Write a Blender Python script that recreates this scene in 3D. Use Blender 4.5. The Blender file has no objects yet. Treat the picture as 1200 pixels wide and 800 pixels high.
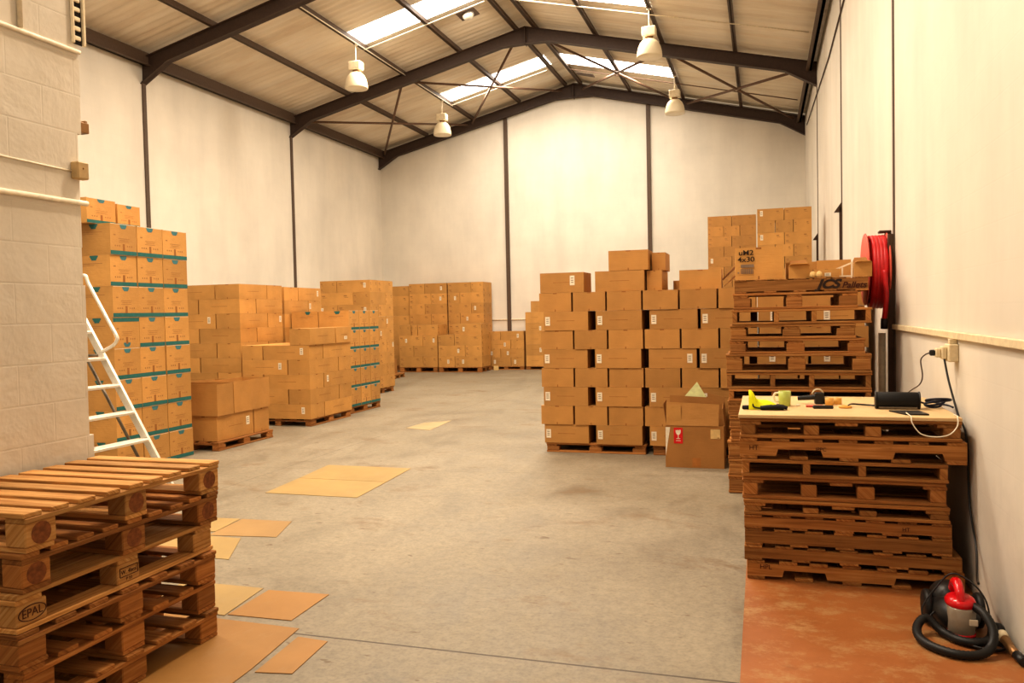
import bpy, bmesh, math, random
from mathutils import Vector, Matrix
rnd = random.Random(7)
S = bpy.context.scene
COL = S.collection
PI = math.pi

# ------------------------------------------------------------------ materials
def srgb(r, g, b):
    f = lambda c: (c/255/12.92) if c/255 <= .04045 else ((c/255+.055)/1.055)**2.4
    return (f(r), f(g), f(b), 1)

class NT:
    def __init__(s, name):
        s.m = bpy.data.materials.new(name); s.m.use_nodes = True
        s.t = s.m.node_tree; s.n = s.t.nodes; s.b = s.n['Principled BSDF']
    def new(s, typ, **kw):
        n = s.n.new(typ)
        for k, v in kw.items():
            if k.startswith('_'): setattr(n, k[1:], v)
            else: n.inputs[k].default_value = v
        return n
    def link(s, a, b): s.t.links.new(a, b)
    def mix(s, fac, a, b, mode='MIX'):
        n = s.n.new('ShaderNodeMix'); n.data_type = 'RGBA'; n.blend_type = mode
        for sock, v in ((n.inputs[0], fac), (n.inputs[6], a), (n.inputs[7], b)):
            if hasattr(v, 'is_linked'): s.link(v, sock)
            else: sock.default_value = v
        return n.outputs[2]
    def ramp(s, src, stops):
        n = s.n.new('ShaderNodeValToRGB'); e = n.color_ramp.elements
        while len(e) < len(stops): e.new(.5)
        for i, (p, c) in enumerate(stops):
            e[i].position = p; e[i].color = c if hasattr(c, '__len__') else (c, c, c, 1)
        s.link(src, n.inputs[0]); return n.outputs[0]
    def math(s, op, a, b=0.0, c=0.0):
        n = s.n.new('ShaderNodeMath'); n.operation = op
        for sock, v in zip(n.inputs, (a, b, c)):
            if hasattr(v, 'is_linked'): s.link(v, sock)
            else: sock.default_value = v
        return n.outputs[0]
    def noise(s, vec, scale, detail=4, rough=.55, dist=0):
        n = s.new('ShaderNodeTexNoise', Scale=scale, Detail=detail, Roughness=rough, Distortion=dist)
        if vec is not None: s.link(vec, n.inputs['Vector'])
        return n.outputs[0]
    def mapping(s, vec, scale=(1, 1, 1), loc=(0, 0, 0)):
        n = s.new('ShaderNodeMapping'); n.inputs['Scale'].default_value = scale; n.inputs['Location'].default_value = loc
        s.link(vec, n.inputs['Vector']); return n.outputs[0]
    def coord(s, k='Object'): return s.n.new('ShaderNodeTexCoord').outputs[k]
    def pos(s): return s.n.new('ShaderNodeNewGeometry').outputs['Position']
    def bump(s, h, strength=.3, dist=.01):
        n = s.new('ShaderNodeBump', Strength=strength, Distance=dist); s.link(h, n.inputs['Height'])
        s.link(n.outputs[0], s.b.inputs['Normal'])
    def col(s, c):
        if hasattr(c, 'is_linked'): s.link(c, s.b.inputs['Base Color'])
        else: s.b.inputs['Base Color'].default_value = c
    def fin(s, rough=.7, metal=0.0, spec=None):
        s.b.inputs['Roughness'].default_value = rough; s.b.inputs['Metallic'].default_value = metal
        if spec is not None: s.b.inputs['Specular IOR Level'].default_value = spec
        return s.m

def simple(name, c, rough=.6, metal=0.0, spec=.3, var=.12, scale=25):
    t = NT(name); n = t.noise(t.coord(), scale)
    lo = tuple(x*(1-var) for x in c[:3])+(1,); hi = tuple(min(1, x*(1+var)) for x in c[:3])+(1,)
    t.col(t.ramp(n, [(.3, lo), (.7, hi)])); return t.fin(rough, metal, spec)

def mat_card(name, c, var=.13):
    t = NT(name); oi = t.n.new('ShaderNodeObjectInfo').outputs['Random']; co = t.coord()
    lo = tuple(x*(1-var) for x in c[:3])+(1,); hi = tuple(min(1, x*(1+var)) for x in c[:3])+(1,)
    base = t.ramp(oi, [(0, lo), (1, hi)])
    n = t.noise(co, 3.2, 3); base = t.mix(.55, base, t.ramp(n, [(.32, .68), (.68, 1.0)]), 'MULTIPLY')
    f = t.noise(t.mapping(co, (4, 4, 160)), 2.0, 2); base = t.mix(.18, base, t.ramp(f, [(.3, .6), (.7, 1.0)]), 'MULTIPLY')
    t.col(base); cr = t.noise(co, 5.5, 3, .5); t.bump(t.math('ADD', t.math('MULTIPLY', cr, 6.0), f), .35, .006); return t.fin(.6, 0, .3)

def mat_wood(name, dark, mid, light, rough=.75):
    t = NT(name); uv = t.coord('UV'); oi = t.n.new('ShaderNodeObjectInfo').outputs['Random']
    g = t.noise(t.mapping(uv, (2.2, 55, 1)), 1.0, 5, .6, .6)
    b = t.noise(t.mapping(uv, (.35, .9, 1)), 1.0, 1)
    c = t.ramp(g, [(.25, dark), (.5, mid), (.75, light)])
    c = t.mix(.75, c, t.ramp(b, [(.35, .45), (.65, 1.0)]), 'MULTIPLY')
    c = t.mix(.5, c, t.ramp(oi, [(0, .72), (1, 1.0)]), 'MULTIPLY')
    d = t.noise(t.mapping(uv, (5, 12, 1)), 1.0, 4, .65)
    c = t.mix(t.ramp(d, [(.6, 0.0), (.78, .55)]), c, tuple(x*.35 for x in dark[:3])+(1,))
    t.col(c); t.bump(g, .25, .004); return t.fin(rough, 0, .2)

def mat_wall(name, c, brick=(.4, .2), strength=.35, ax='XZ'):
    t = NT(name); p = t.pos(); sx = t.n.new('ShaderNodeSeparateXYZ'); t.link(p, sx.inputs[0])
    cb = t.n.new('ShaderNodeCombineXYZ')
    t.link(sx.outputs[0 if ax[0] == 'X' else 1], cb.inputs[0]); t.link(sx.outputs[2], cb.inputs[1])
    br = t.new('ShaderNodeTexBrick'); br.inputs['Scale'].default_value = 1.0
    br.inputs['Brick Width'].default_value = brick[0]; br.inputs['Row Height'].default_value = brick[1]
    br.inputs['Mortar Size'].default_value = .006; br.inputs['Mortar Smooth'].default_value = .6
    br.inputs['Color1'].default_value = (1, 1, 1, 1); br.inputs['Color2'].default_value = (.97, .97, .97, 1); br.inputs['Mortar'].default_value = (.6, .6, .6, 1)
    t.link(cb.outputs[0], br.inputs['Vector'])
    n = t.noise(p, .55, 5, .6); n2 = t.noise(t.mapping(p, (1.2, 1.2, .25)), 1.5, 4)
    lo = tuple(x*.86 for x in c[:3])+(1,)
    col = t.mix(1, t.ramp(n, [(.3, lo), (.65, c)]), t.ramp(n2, [(.25, .9), (.6, 1.0)]), 'MULTIPLY')
    col = t.mix(.10*strength/.35, col, br.outputs[0], 'MULTIPLY')
    # scuff marks low on the wall
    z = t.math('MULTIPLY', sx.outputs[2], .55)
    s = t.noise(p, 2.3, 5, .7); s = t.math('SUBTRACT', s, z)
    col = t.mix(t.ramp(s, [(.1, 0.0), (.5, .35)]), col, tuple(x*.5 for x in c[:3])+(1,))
    t.col(col)
    h = t.math('ADD', t.math('MULTIPLY', br.outputs[0], 1.0), t.math('MULTIPLY', t.noise(p, 14, 4), .5))
    h = t.math('ADD', h, t.math('MULTIPLY', t.noise(p, 3.2, 4, .6, .4), 2.5 if name.endswith('blockwork') else 0.0)); t.bump(h, strength, .012 if not name.endswith('blockwork') else .03); return t.fin(.62, 0, .25)

def mat_floor():
    t = NT('concrete'); p = t.pos(); sx = t.n.new('ShaderNodeSeparateXYZ'); t.link(p, sx.inputs[0])
    X, Y = sx.outputs[0], sx.outputs[1]
    a = t.noise(p, .45, 6, .62); b = t.noise(t.mapping(p, (1, .6, 1)), 2.2, 6, .7, .4); c = t.noise(p, 16, 4, .7)
    col = t.ramp(a, [(.3, srgb(136, 124, 104)), (.5, srgb(149, 137, 116)), (.72, srgb(159, 147, 126))])
    col = t.mix(.85, col, t.ramp(b, [(.28, .62), (.45, .88), (.60, 1.0)]), 'MULTIPLY')
    c2 = t.noise(p, 48, 3, .6); col = t.mix(.6, col, t.ramp(c2, [(.32, .7), (.55, 1.0)]), 'MULTIPLY')
    col = t.mix(.65, col, t.ramp(c, [(.3, .66), (.6, 1.0)]), 'MULTIPLY')
    st = t.noise(t.mapping(p, (1, 1.6, 1), (3.7, 1.2, 0)), 1.15, 5, .72, .3)
    col = t.mix(t.ramp(st, [(.57, 0.0), (.69, .65)]), col, srgb(112, 86, 56))
    sp = t.noise(t.mapping(p, (1.2, 2.6, 1), (9, 4, 0)), 5.5, 3, .6)
    col = t.mix(t.ramp(sp, [(.66, 0.0), (.72, .75)]), col, srgb(94, 72, 48))
    def joint(v, at, w, warp=.0):
        d = t.math('ABSOLUTE', t.math('SUBTRACT', v, at)); return t.math('LESS_THAN', d, w)
    Y2 = t.math('SUBTRACT', Y, t.math('MULTIPLY', t.math('ADD', X, 3.3), .1))
    for v, at, w, s in ((Y, 3.512, .007, .85), (Y2, 7.6, .007, .3), (Y, 12.4, .01, .4), (Y, 17.4, .012, .4), (X, -4.92, .009, .28)):
        col = t.mix(t.math('MULTIPLY', joint(v, at, w), s), col, srgb(58, 42, 28))
    t.col(col); t.bump(c, .12, .004)
    r = t.ramp(b, [(.3, .42), (.7, .66)]); t.link(r, t.b.inputs['Roughness'])
    t.b.inputs['Specular IOR Level'].default_value = .35
    return t.m

def mat_orange():
    t = NT('orange floor paint'); p = t.pos()
    a = t.noise(p, 1.3, 5, .65, .2); b = t.noise(t.mapping(p, (1.5, 2.0, 1)), 2.4, 8, .78)
    col = t.ramp(a, [(.3, srgb(140, 82, 36)), (.7, srgb(164, 104, 56))])
    col = t.mix(t.ramp(b, [(.50, 0.0), (.64, .75)]), col, srgb(170, 136, 90))
    d = t.noise(p, 2.1, 5, .7); col = t.mix(t.ramp(d, [(.62, 0.0), (.76, .5)]), col, srgb(112, 66, 34))
    t.col(col); t.bump(b, .15, .004); return t.fin(.5, 0, .35)

def mat_roof():
    t = NT('fibre roof sheet'); p = t.pos()
    a = t.noise(t.mapping(p, (.35, 1.8, .35)), 1.2, 5, .65); b = t.noise(t.mapping(p, (.2, 6, .2)), 1.0, 3)
    col = t.ramp(a, [(.3, srgb(222, 206, 184)), (.5, srgb(238, 227, 208)), (.7, srgb(246, 238, 224))])
    col = t.mix(.28, col, t.ramp(b, [(.35, .7), (.6, 1.0)]), 'MULTIPLY')
    t.col(col); return t.fin(.8, 0, .15)

def mat_emit(name, c, s):
    t = NT(name); n = t.noise(t.pos(), .8, 2)
    t.b.inputs['Base Color'].default_value = (.9, .88, .82, 1)
    t.b.inputs['Emission Color'].default_value = c
    t.link(t.math('MULTIPLY', t.math('ADD', n, .5), s), t.b.inputs['Emission Strength']); return t.fin(.5)

def mat_sheet(name, c, scuff):
    t = NT(name); p = t.pos(); a = t.noise(p, 1.6, 5, .65); b = t.noise(t.mapping(p, (3, 1.2, 1)), 4, 5, .7, .5)
    col = t.ramp(a, [(.3, tuple(x*.78 for x in c[:3])+(1,)), (.7, c)])
    col = t.mix(t.ramp(b, [(.55, 0.0), (.72, .6)]), col, scuff); t.col(col); return t.fin(.55, 0, .3)

M = {}
M['wall'] = mat_wall('white painted wall', (.83, .77, .67, 1), strength=.18)
M['wall_side'] = mat_wall('white painted side wall', (.82, .755, .65, 1), strength=.12, ax='YZ')
M['wall_right'] = mat_wall('white painted right wall toned down', (.745, .685, .59, 1), strength=.08, ax='YZ')  # side wall paint darkened here, offsetting overbright light in the colour
M['block'] = mat_wall('white painted blockwork', (.80, .74, .64, 1), strength=.16, ax='YZ')
M['floor'] = mat_floor(); M['orange'] = mat_orange(); M['roof'] = mat_roof()
M['sky'] = mat_emit('translucent skylight', (1, .965, .90, 1), 9.0)
M['steel'] = simple('dark painted steel', srgb(70, 54, 45), .55, .0, .3)
M['steel2'] = simple('brown grey purlin steel', srgb(92, 74, 60), .55, .0, .3)
M['rod'] = simple('grey brown bracing steel', srgb(110, 84, 66), .5, .1)
M['conduit'] = simple('cream conduit', srgb(232, 220, 196), .5)
M['card'] = mat_card('tan cardboard', srgb(202, 150, 82))
M['card_b'] = mat_card('brown cardboard', srgb(190, 138, 74))
M['card_d'] = mat_card('dark brown cardboard', srgb(172, 120, 62))
M['card_in'] = mat_card('inner cardboard', srgb(196, 140, 80))
M['print'] = simple('faded dark print', srgb(160, 114, 66), .8)
M['seam'] = simple('cardboard seam', srgb(150, 98, 50), .8)
M['ink'] = simple('black ink', srgb(44, 28, 18), .8)
M['stamp'] = simple('burnt stamp', srgb(70, 32, 14), .8)
M['greyp'] = simple('grey printed barcode', srgb(128, 108, 92), .8)
M['teal'] = simple('teal printed band', srgb(44, 104, 100), .6)
M['teal2'] = simple('teal blue printed crescent', srgb(66, 116, 122), .6)
M['tape'] = simple('brown packing tape', srgb(176, 112, 52), .35)
M['lip'] = simple('clear film edge', srgb(232, 214, 186), .4)
M['white'] = simple('white paper label', srgb(226, 214, 192), .7)
M['cream'] = simple('buff paper label', srgb(216, 184, 124), .7)
M['red'] = simple('red paper label', srgb(206, 26, 26), .6)
M['paper'] = simple('pale green paper', srgb(214, 218, 160), .7)
M['woodL'] = mat_wood('pale pine', srgb(158, 100, 48), srgb(212, 156, 90), srgb(236, 190, 126))
M['woodM'] = mat_wood('weathered pine', srgb(126, 74, 34), srgb(180, 118, 60), srgb(208, 150, 88))
M['woodD'] = mat_wood('brown pine', srgb(130, 80, 36), srgb(178, 120, 62), srgb(204, 150, 88))
M['endg'] = simple('log end grain', srgb(122, 70, 34), .8, var=.45, scale=45)
M['ply'] = mat_sheet('pale plywood', srgb(222, 190, 142), srgb(206, 166, 108))
M['sh_y'] = mat_sheet('yellow hardboard', srgb(170, 142, 90), srgb(160, 138, 102))
M['sh_t'] = mat_sheet('tan hardboard', srgb(164, 120, 62), srgb(158, 122, 76))
M['sh_d'] = mat_sheet('dull tan hardboard', srgb(166, 132, 84), srgb(156, 130, 92))
M['sh_p'] = mat_sheet('pale patch', srgb(184, 162, 122), srgb(166, 146, 110))
M['alu'] = simple('brushed aluminium', srgb(225, 218, 205), .38, .55, .5, .08)
M['alu_d'] = simple('dull aluminium', srgb(120, 108, 92), .5, .4)
M['lampw'] = simple('cream lamp housing', srgb(240, 226, 196), .5)
t = NT('frosted lamp bell'); t.col(t.ramp(t.noise(t.coord(), 3), [(.3, srgb(226, 208, 170)), (.7, srgb(244, 232, 204))]))
t.b.inputs['Emission Color'].default_value = (1, .86, .62, 1); t.b.inputs['Emission Strength'].default_value = .06
M['bell'] = t.fin(.35, 0, .4)
M['lampm'] = simple('tarnished lamp neck', srgb(150, 112, 72), .4, .5)
M['hose'] = simple('red rubber hose', srgb(190, 30, 34), .42, 0, .4)
M['hosed'] = simple('faded red reel disc', srgb(206, 92, 74), .5)
M['black'] = simple('black plastic', srgb(26, 23, 22), .42, 0, .4)
M['rubber'] = simple('black ribbed rubber', srgb(22, 20, 19), .5, 0, .35)
M['blackm'] = simple('matt black plastic', srgb(20, 18, 18), .7)
M['redp'] = simple('glossy red plastic', srgb(205, 12, 26), .22, 0, .5)
t = NT('smoky clear plastic'); t.col(t.ramp(t.noise(t.coord(), 8), [(.3, srgb(176, 160, 140)), (.7, srgb(206, 192, 172))]))
t.b.inputs['Transmission Weight'].default_value = .45; M['bin'] = t.fin(.18, 0, .5)
M['hivis'] = simple('fluorescent yellow fabric', srgb(222, 226, 22), .8)
M['mugg'] = simple('green printed mug', srgb(178, 186, 96), .3)
M['mugw'] = simple('white ceramic', srgb(238, 230, 208), .25)
M['yell'] = simple('tan tape roll', srgb(222, 172, 90), .4)
M['socket'] = simple('ivory plastic', srgb(224, 208, 174), .4)
M['tan'] = simple('tan junction box', srgb(190, 162, 116), .5)
M['purple'] = simple('purple plastic', srgb(120, 70, 130), .5)
M['darkstain'] = simple('dark brown post', srgb(70, 48, 34), .6)
M['gap'] = simple('dark louvre recess', srgb(30, 24, 20), .8)
M['navy'] = simple('navy cable', srgb(24, 26, 44), .5)

# ------------------------------------------------------------------ mesh helpers
class MB:
    def __init__(s): s.v = []; s.f = []; s.mi = []; s.uv = []; s.sm = []
    def face(s, idx, mi=0, uv=None, sm=False):
        s.f.append(tuple(idx)); s.mi.append(mi); s.sm.append(sm); s.uv.append(uv or [(0, 0)]*len(idx))
    def box(s, x0, x1, y0, y1, z0, z1, mi=0, c=.003, rot=None):
        """board with small chamfers and UVs running along its longest side"""
        L = (x1-x0, y1-y0, z1-z0); c = min(c, .3*min(L)); ax = L.index(max(L)); o = [a for a in (0, 1, 2) if a != ax]
        ou, ov = rnd.uniform(0, 60), rnd.uniform(0, 60)
        lo, hi = (x0, y0, z0), (x1, y1, z1)
        base = len(s.v); P = {}
        for sx in (0, 1):
            for sy in (0, 1):
                for sz in (0, 1):
                    sg = (sx, sy, sz)
                    for k in range(3):
                        p = [(hi[i]-(0 if i == k else c)) if sg[i] else (lo[i]+(0 if i == k else c)) for i in range(3)]
                        P[(sg, k)] = len(s.v); s.v.append(Vector(p) if rot is None else rot @ Vector(p))
                        s._raw = getattr(s, '_raw', {}); s._raw[P[(sg, k)]] = p
        def add(ids):
            raw = [s._raw[i] for i in ids]
            u = [(r[ax]+ou, (r[o[0]]+r[o[1]])+ov) for r in raw]
            s.face(ids, mi, u)
        for k in range(3):
            a, b = [i for i in range(3) if i != k]
            for side in (0, 1):
                q = []
                for (sa, sb) in ((0, 0), (1, 0), (1, 1), (0, 1)):
                    sg = [0, 0, 0]; sg[k] = side; sg[a] = sa; sg[b] = sb; q.append(P[(tuple(sg), k)])
                flip = (side == 0) ^ (k == 1)
                add(q[::-1] if flip else q)
        for k in range(3):       # edges
            a, b = [i for i in range(3) if i != k]
            for sa in (0, 1):
                for sb in (0, 1):
                    s0 = [0, 0, 0]; s0[a] = sa; s0[b] = sb; s1 = list(s0); s1[k] = 1
                    add([P[(tuple(s0), a)], P[(tuple(s1), a)], P[(tuple(s1), b)], P[(tuple(s0), b)]])
        for sx in (0, 1):
            for sy in (0, 1):
                for sz in (0, 1):
                    add([P[((sx, sy, sz), k)] for k in range(3)])
    def prism(s, poly, a0, a1, plane='xz', mi=0):
        """polygon (in plane) extruded along the remaining axis"""
        ou, ov = rnd.uniform(0, 60), rnd.uniform(0, 60)
        def pt(p, a):
            return Vector({'xz': (p[0], a, p[1]), 'yz': (a, p[0], p[1]), 'xy': (p[0], p[1], a)}[plane])
        n = len(poly); b = len(s.v)
        s.v += [pt(p, a0) for p in poly]+[pt(p, a1) for p in poly]
        uv = [(p[0]+ou, p[1]+ov) for p in poly]
        s.face(list(range(b, b+n)), mi, uv); s.face([b+n+i for i in range(n)][::-1], mi, uv[::-1])
        for i in range(n):
            j = (i+1) % n
            s.face([b+i, b+n+i, b+n+j, b+j], mi, [(poly[i][0]+ou, ov), (poly[i][0]+ou, ov+abs(a1-a0)), (poly[j][0]+ou, ov+abs(a1-a0)), (poly[j][0]+ou, ov)])
    def quad(s, pts, mi=0):
        b = len(s.v); s.v += [Vector(p) for p in pts]; s.face(list(range(b, b+len(pts))), mi)
    def tube(s, pts, r, mi=0, n=8, closed=False, ribs=0):
        pts = [Vector(p) for p in pts]; N = len(pts); b = len(s.v); ref = None
        for i, p in enumerate(pts):
            if closed: d = pts[(i+1) % N]-pts[i-1]
            else: d = pts[min(i+1, N-1)]-pts[max(i-1, 0)]
            d.normalize()
            if ref is None: ref = d.orthogonal().normalized()
            ref = (ref-d*ref.dot(d)).normalized(); w = d.cross(ref)
            rr = r(i/(N-1)) if callable(r) else r
            if ribs and i % 2: rr *= 1-ribs
            for k in range(n):
                a = 2*PI*k/n; s.v.append(p+(ref*math.cos(a)+w*math.sin(a))*rr)
        for i in range(N if closed else N-1):
            j = (i+1) % N
            for k in range(n):
                k2 = (k+1) % n; s.face([b+i*n+k, b+i*n+k2, b+j*n+k2, b+j*n+k], mi, sm=True)
        if not closed:
            s.face([b+k for k in range(n)][::-1], mi); s.face([b+(N-1)*n+k for k in range(n)], mi)
    def lathe(s, prof, mi=0, n=20, M4=None, cap=True):
        b = len(s.v)
        for (r, z) in prof:
            for k in range(n):
                a = 2*PI*k/n; p = Vector((r*math.cos(a), r*math.sin(a), z)); s.v.append(M4 @ p if M4 else p)
        for i in range(len(prof)-1):
            for k in range(n):
                k2 = (k+1) % n; s.face([b+i*n+k, b+i*n+k2, b+(i+1)*n+k2, b+(i+1)*n+k], mi, sm=True)
        if cap:
            s.face([b+k for k in range(n)][::-1], mi); s.face([b+(len(prof)-1)*n+k for k in range(n)], mi)
    def mesh(s, name, mats, fix=True):
        me = bpy.data.meshes.new(name)
        me.from_pydata([tuple(v) for v in s.v], [], s.f)
        for m in mats: me.materials.append(m)
        ul = me.uv_layers.new(name='UVMap')
        for p, mi, uv, sm in zip(me.polygons, s.mi, s.uv, s.sm):
            p.material_index = mi; p.use_smooth = sm
            for li, q in zip(p.loop_indices, uv): ul.data[li].uv = q
        me.update()
        if fix:
            bm = bmesh.new(); bm.from_mesh(me); bmesh.ops.recalc_face_normals(bm, faces=bm.faces); bm.to_mesh(me); bm.free()
        return me

def obj(name, me, parent=None, loc=(0, 0, 0), rot=(0, 0, 0)):
    o = bpy.data.objects.new(name, me); COL.objects.link(o)
    o.location = loc; o.rotation_euler = rot
    if parent: o.parent = parent
    return o
def tag(o, label, cat, group=None):
    o['label'] = label; o['category'] = cat
    if group: o['group'] = group
    return o
def struct(o, label=None):
    o['kind'] = 'structure'
    if label: o['label'] = label
    return o
def thing(name, label, cat, loc=(0, 0, 0), rz=0, group=None):
    return tag(obj(name, None, None, loc, (0, 0, rz)), label, cat, group)
def smooth(pts, n=8):
    """Catmull-Rom through points"""
    P = [Vector(p) for p in pts]; P = [P[0]*2-P[1]]+P+[P[-1]*2-P[-2]]; out = []
    for i in range(1, len(P)-2):
        for k in range(n):
            t = k/n; a, b, c, d = P[i-1:i+3]
            out.append(.5*((2*b)+(c-a)*t+(2*a-5*b+4*c-d)*t*t+(3*b-a-3*c+d)*t**3))
    return out+[P[-2]]
def text_mesh(txt, size, mat, name, shear=0, sx=1, bold=0.0):
    cu = bpy.data.curves.new(name, 'FONT'); cu.body = txt; cu.size = size; cu.align_x = 'CENTER'; cu.align_y = 'CENTER'; cu.shear = shear; cu.extrude = .0004; cu.offset = bold
    o = bpy.data.objects.new(name, cu); COL.objects.link(o); bpy.context.view_layer.update()
    me = bpy.data.meshes.new_from_object(o.evaluated_get(bpy.context.evaluated_depsgraph_get()))
    bpy.data.objects.remove(o); me.materials.clear(); me.materials.append(mat); me.name = name
    if sx != 1:
        for v in me.vertices: v.co.x *= sx
    return me
ORD = ['', 'first', 'second', 'third', 'fourth', 'fifth', 'sixth', 'seventh', 'eighth', 'ninth', 'tenth', 'eleventh', 'twelfth', 'thirteenth', 'fourteenth', 'fifteenth', 'sixteenth', 'seventeenth']

# ------------------------------------------------------------------ room shell
XL, XR, YB, XM = -11.19, 1.095, 22.62, -5.05
SL = .241
def zt(x, top=8.05): return top-SL*abs(x-XM)
def slab(name, x0, x1, y0, y1, z0, z1, mat):
    m = MB(); m.box(x0, x1, y0, y1, z0, z1, c=.001); return struct(obj(name, m.mesh(name, [mat])))
slab('floor', XL-.15, XR+.15, -4, YB+.15, -.12, 0, M['floor'])
m = MB(); m.prism([(XL, 0), (XR, 0), (XR, zt(XR, 8.13)), (XM, 8.13), (XL, zt(XL, 8.13))], YB, YB+.15)
struct(obj('wall_back', m.mesh('wall_back', [M['wall']])))
slab('wall_left', XL-.15, XL, -4, YB+.15, 0, 6.62, M['wall_side'])
slab('wall_right', XR, XR+.15, -4, YB+.15, 0, 6.62, M['wall_right'])
# near left block partition with a ragged end
m = MB(); prof = []
NY = 46
for iz in range(24):
    z0, z1 = iz*.2, iz*.2+.2
    ye = 3.425+rnd.uniform(-.02, .02)
    m.box(-3.65, -3.45, -4, ye, z0, z1, c=.0004)
struct(obj('wall_partition', m.mesh('wall_partition', [M['block']])), 'white painted blockwork partition on the near left')

# roof: corrugated sheets with skylight openings, per slope one object
SKY = [(-.2+5.0*k, .55+5.0*k) for k in range(0, 5)]          # skylight strips along Y (start, end)
SKY = [(y0+.22, y1+.25) for y0, y1 in SKY]
def corr(y): return .018*math.sin(2*PI*y/.19)
def sheet(xa, xb, y0, y1, flat=False):
    n = 2 if flat else max(2, int((y1-y0)/.0475))
    m = MB()
    for i in range(n+1):
        y = y0+(y1-y0)*i/n
        dz = 0 if flat else corr(y)
        for x in (xa, xb): m.v.append(Vector((x, y, zt(x, 8.19)+dz)))
    for i in range(n): m.face([2*i, 2*i+1, 2*i+3, 2*i+2], sm=True)
    return m
def join_sheets(parts):
    m = MB()
    for p in parts:
        b = len(m.v); m.v += p.v
        for f in p.f: m.face([i+b for i in f], sm=True)
    return m
wn = 1
for side, (xe, x1, xr) in enumerate(((XL-.2, -8.1, XM), (XR+.2, -2.0, XM))):
    parts = []; sg = -1 if side == 0 else 1; xs = XM+sg*.2
    parts.append(sheet(xe, x1, -4, YB+.2)); parts.append(sheet(xs, xr, -4, YB+.2))
    y = -4
    for (a, b) in SKY:
        if side: a, b = a, b+.08
        parts.append(sheet(x1, xs, y, a)); y = b
        o = obj('window_%d' % wn, sheet(x1, xs, a, b, True).mesh('skylight', [M['sky']]))
        struct(o, 'bright translucent skylight strip in the %s roof slope' % ('left' if side == 0 else 'right')); wn += 1
    parts.append(sheet(x1, xs, y, YB+.2))
    struct(obj('ceiling' if side == 0 else 'ceiling.001', join_sheets(parts).mesh('roof_sheets', [M['roof']])), 'ribbed beige roof sheeting, %s slope' % ('left' if side == 0 else 'right'))

# rafters (haunched dark steel)
def rafter_profile(sg, d=.265, haunch=True):
    xe = XL if sg < 0 else XR
    X = lambda u: XM+sg*u
    W = abs(xe-XM)
    p = [(X(0), 8.05), (X(W), 8.05-SL*W), (X(W), 6.09), (X(W-.62), 8.05-d-SL*(W-.62)), (X(.55), 8.05-d-SL*.55), (X(0), 7.665)]
    return p
FR = [(2.67, 'just above the camera'), (7.67, 'nearest overhead'), (12.67, 'crossing the left foreground roof'), (17.67, 'spanning mid hall between two lamp rows'), (22.5, 'against the back wall')]
for (y, wh) in FR[1:]:
    t = thing('roof_rafter', 'dark steel pitched rafter, ' + wh, 'roof beam', (0, y, 0), 0, 'pitched roof rafters')
    for sg in (-1, 1):
        m = MB(); pr = rafter_profile(sg); m.prism(pr, -.012, .012)
        # flanges top and bottom
        for a, b in ((0, 1), (2, 3), (3, 4), (4, 5)):
            (xa, za), (xb, zb) = pr[a], pr[b]; dz = -.014 if a == 0 else .014
            m.prism([(xa, za), (xb, zb), (xb, zb+dz), (xa, za+dz)], -.075, .075)
        obj('rafter_arm', m.mesh('rafter_arm', [M['steel']]), t)
    m = MB(); m.box(XM-.012, XM+.012, -.08, .08, 7.64, 8.05); obj('ridge_plate', m.mesh('ridge_plate', [M['steel']]), t)
# purlins
names = [(-6.02, 'along the left eave'), (-4.52, 'third down from the ridge on the left slope'), (-3.05, 'second down from the ridge on the left slope, carrying lamps'), (-1.6, 'first down from the ridge on the left slope'), (-.22, 'left of the pair at the ridge'),
         (.22, 'right of the pair at the ridge'), (1.6, 'first down from the ridge on the right slope'), (3.05, 'second down from the ridge on the right slope, carrying lamps'), (4.55, 'third down from the ridge on the right slope'), (6.02, 'along the right eave')]
for u, wh in names:
    x = XM+u; eave = abs(u) > 5; m = MB()
    if eave:
        z = zt(x)+.07; s_ = 1 if u < 0 else -1
        m.box(x-.03, x+.03, -4, YB-.02, z-.25, z, c=.004); m.box(x-.03 if s_ > 0 else x-.09, x+.09 if s_ > 0 else x+.03, -4, YB-.02, z-.25, z-.235, c=.002)
    else:
        z = zt(x)
        m.box(x-.012, x+.012, -4, YB-.02, z+.002, z+.12, c=.002); m.box(x-.045, x+.045, -4, YB-.02, z+.002, z+.012, c=.002)
    tag(obj('roof_purlin', m.mesh('roof_purlin', [M['steel2']])), 'brown steel purlin ' + wh, 'roof beam', 'purlins under the roof sheets')
# wind bracing in the last bay
def brace(u0, y0, u1, y1, label):
    a = Vector((XM+u0, y0, zt(XM+u0)-.14)); b = Vector((XM+u1, y1, zt(XM+u1)-.14)); m = MB()
    a = a.lerp(b, .02); b = b.lerp(a, .02)
    m.tube([a, b], .03, n=6); tag(obj('brace_rod', m.mesh('brace_rod', [M['rod']])), label, 'brace', 'crossed roof braces')
y0, y1 = 17.75, 22.4
for sg, sd in ((-1, 'left'), (1, 'right')):
    brace(sg*.25, y0, sg*3.05, y1, 'roof brace on upper %s slope, running down toward back wall' % sd)
    brace(sg*3.05, y0, sg*.25, y1, 'roof brace on upper %s slope, running up to the back ridge' % sd)
    brace(sg*3.1, y0, sg*5.9, y1, 'roof brace on lower %s slope, running down to the back corner' % sd)
    brace(sg*5.9, y0, sg*3.1, y1, 'roof brace on lower %s slope, running up from the eave' % sd)
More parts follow.
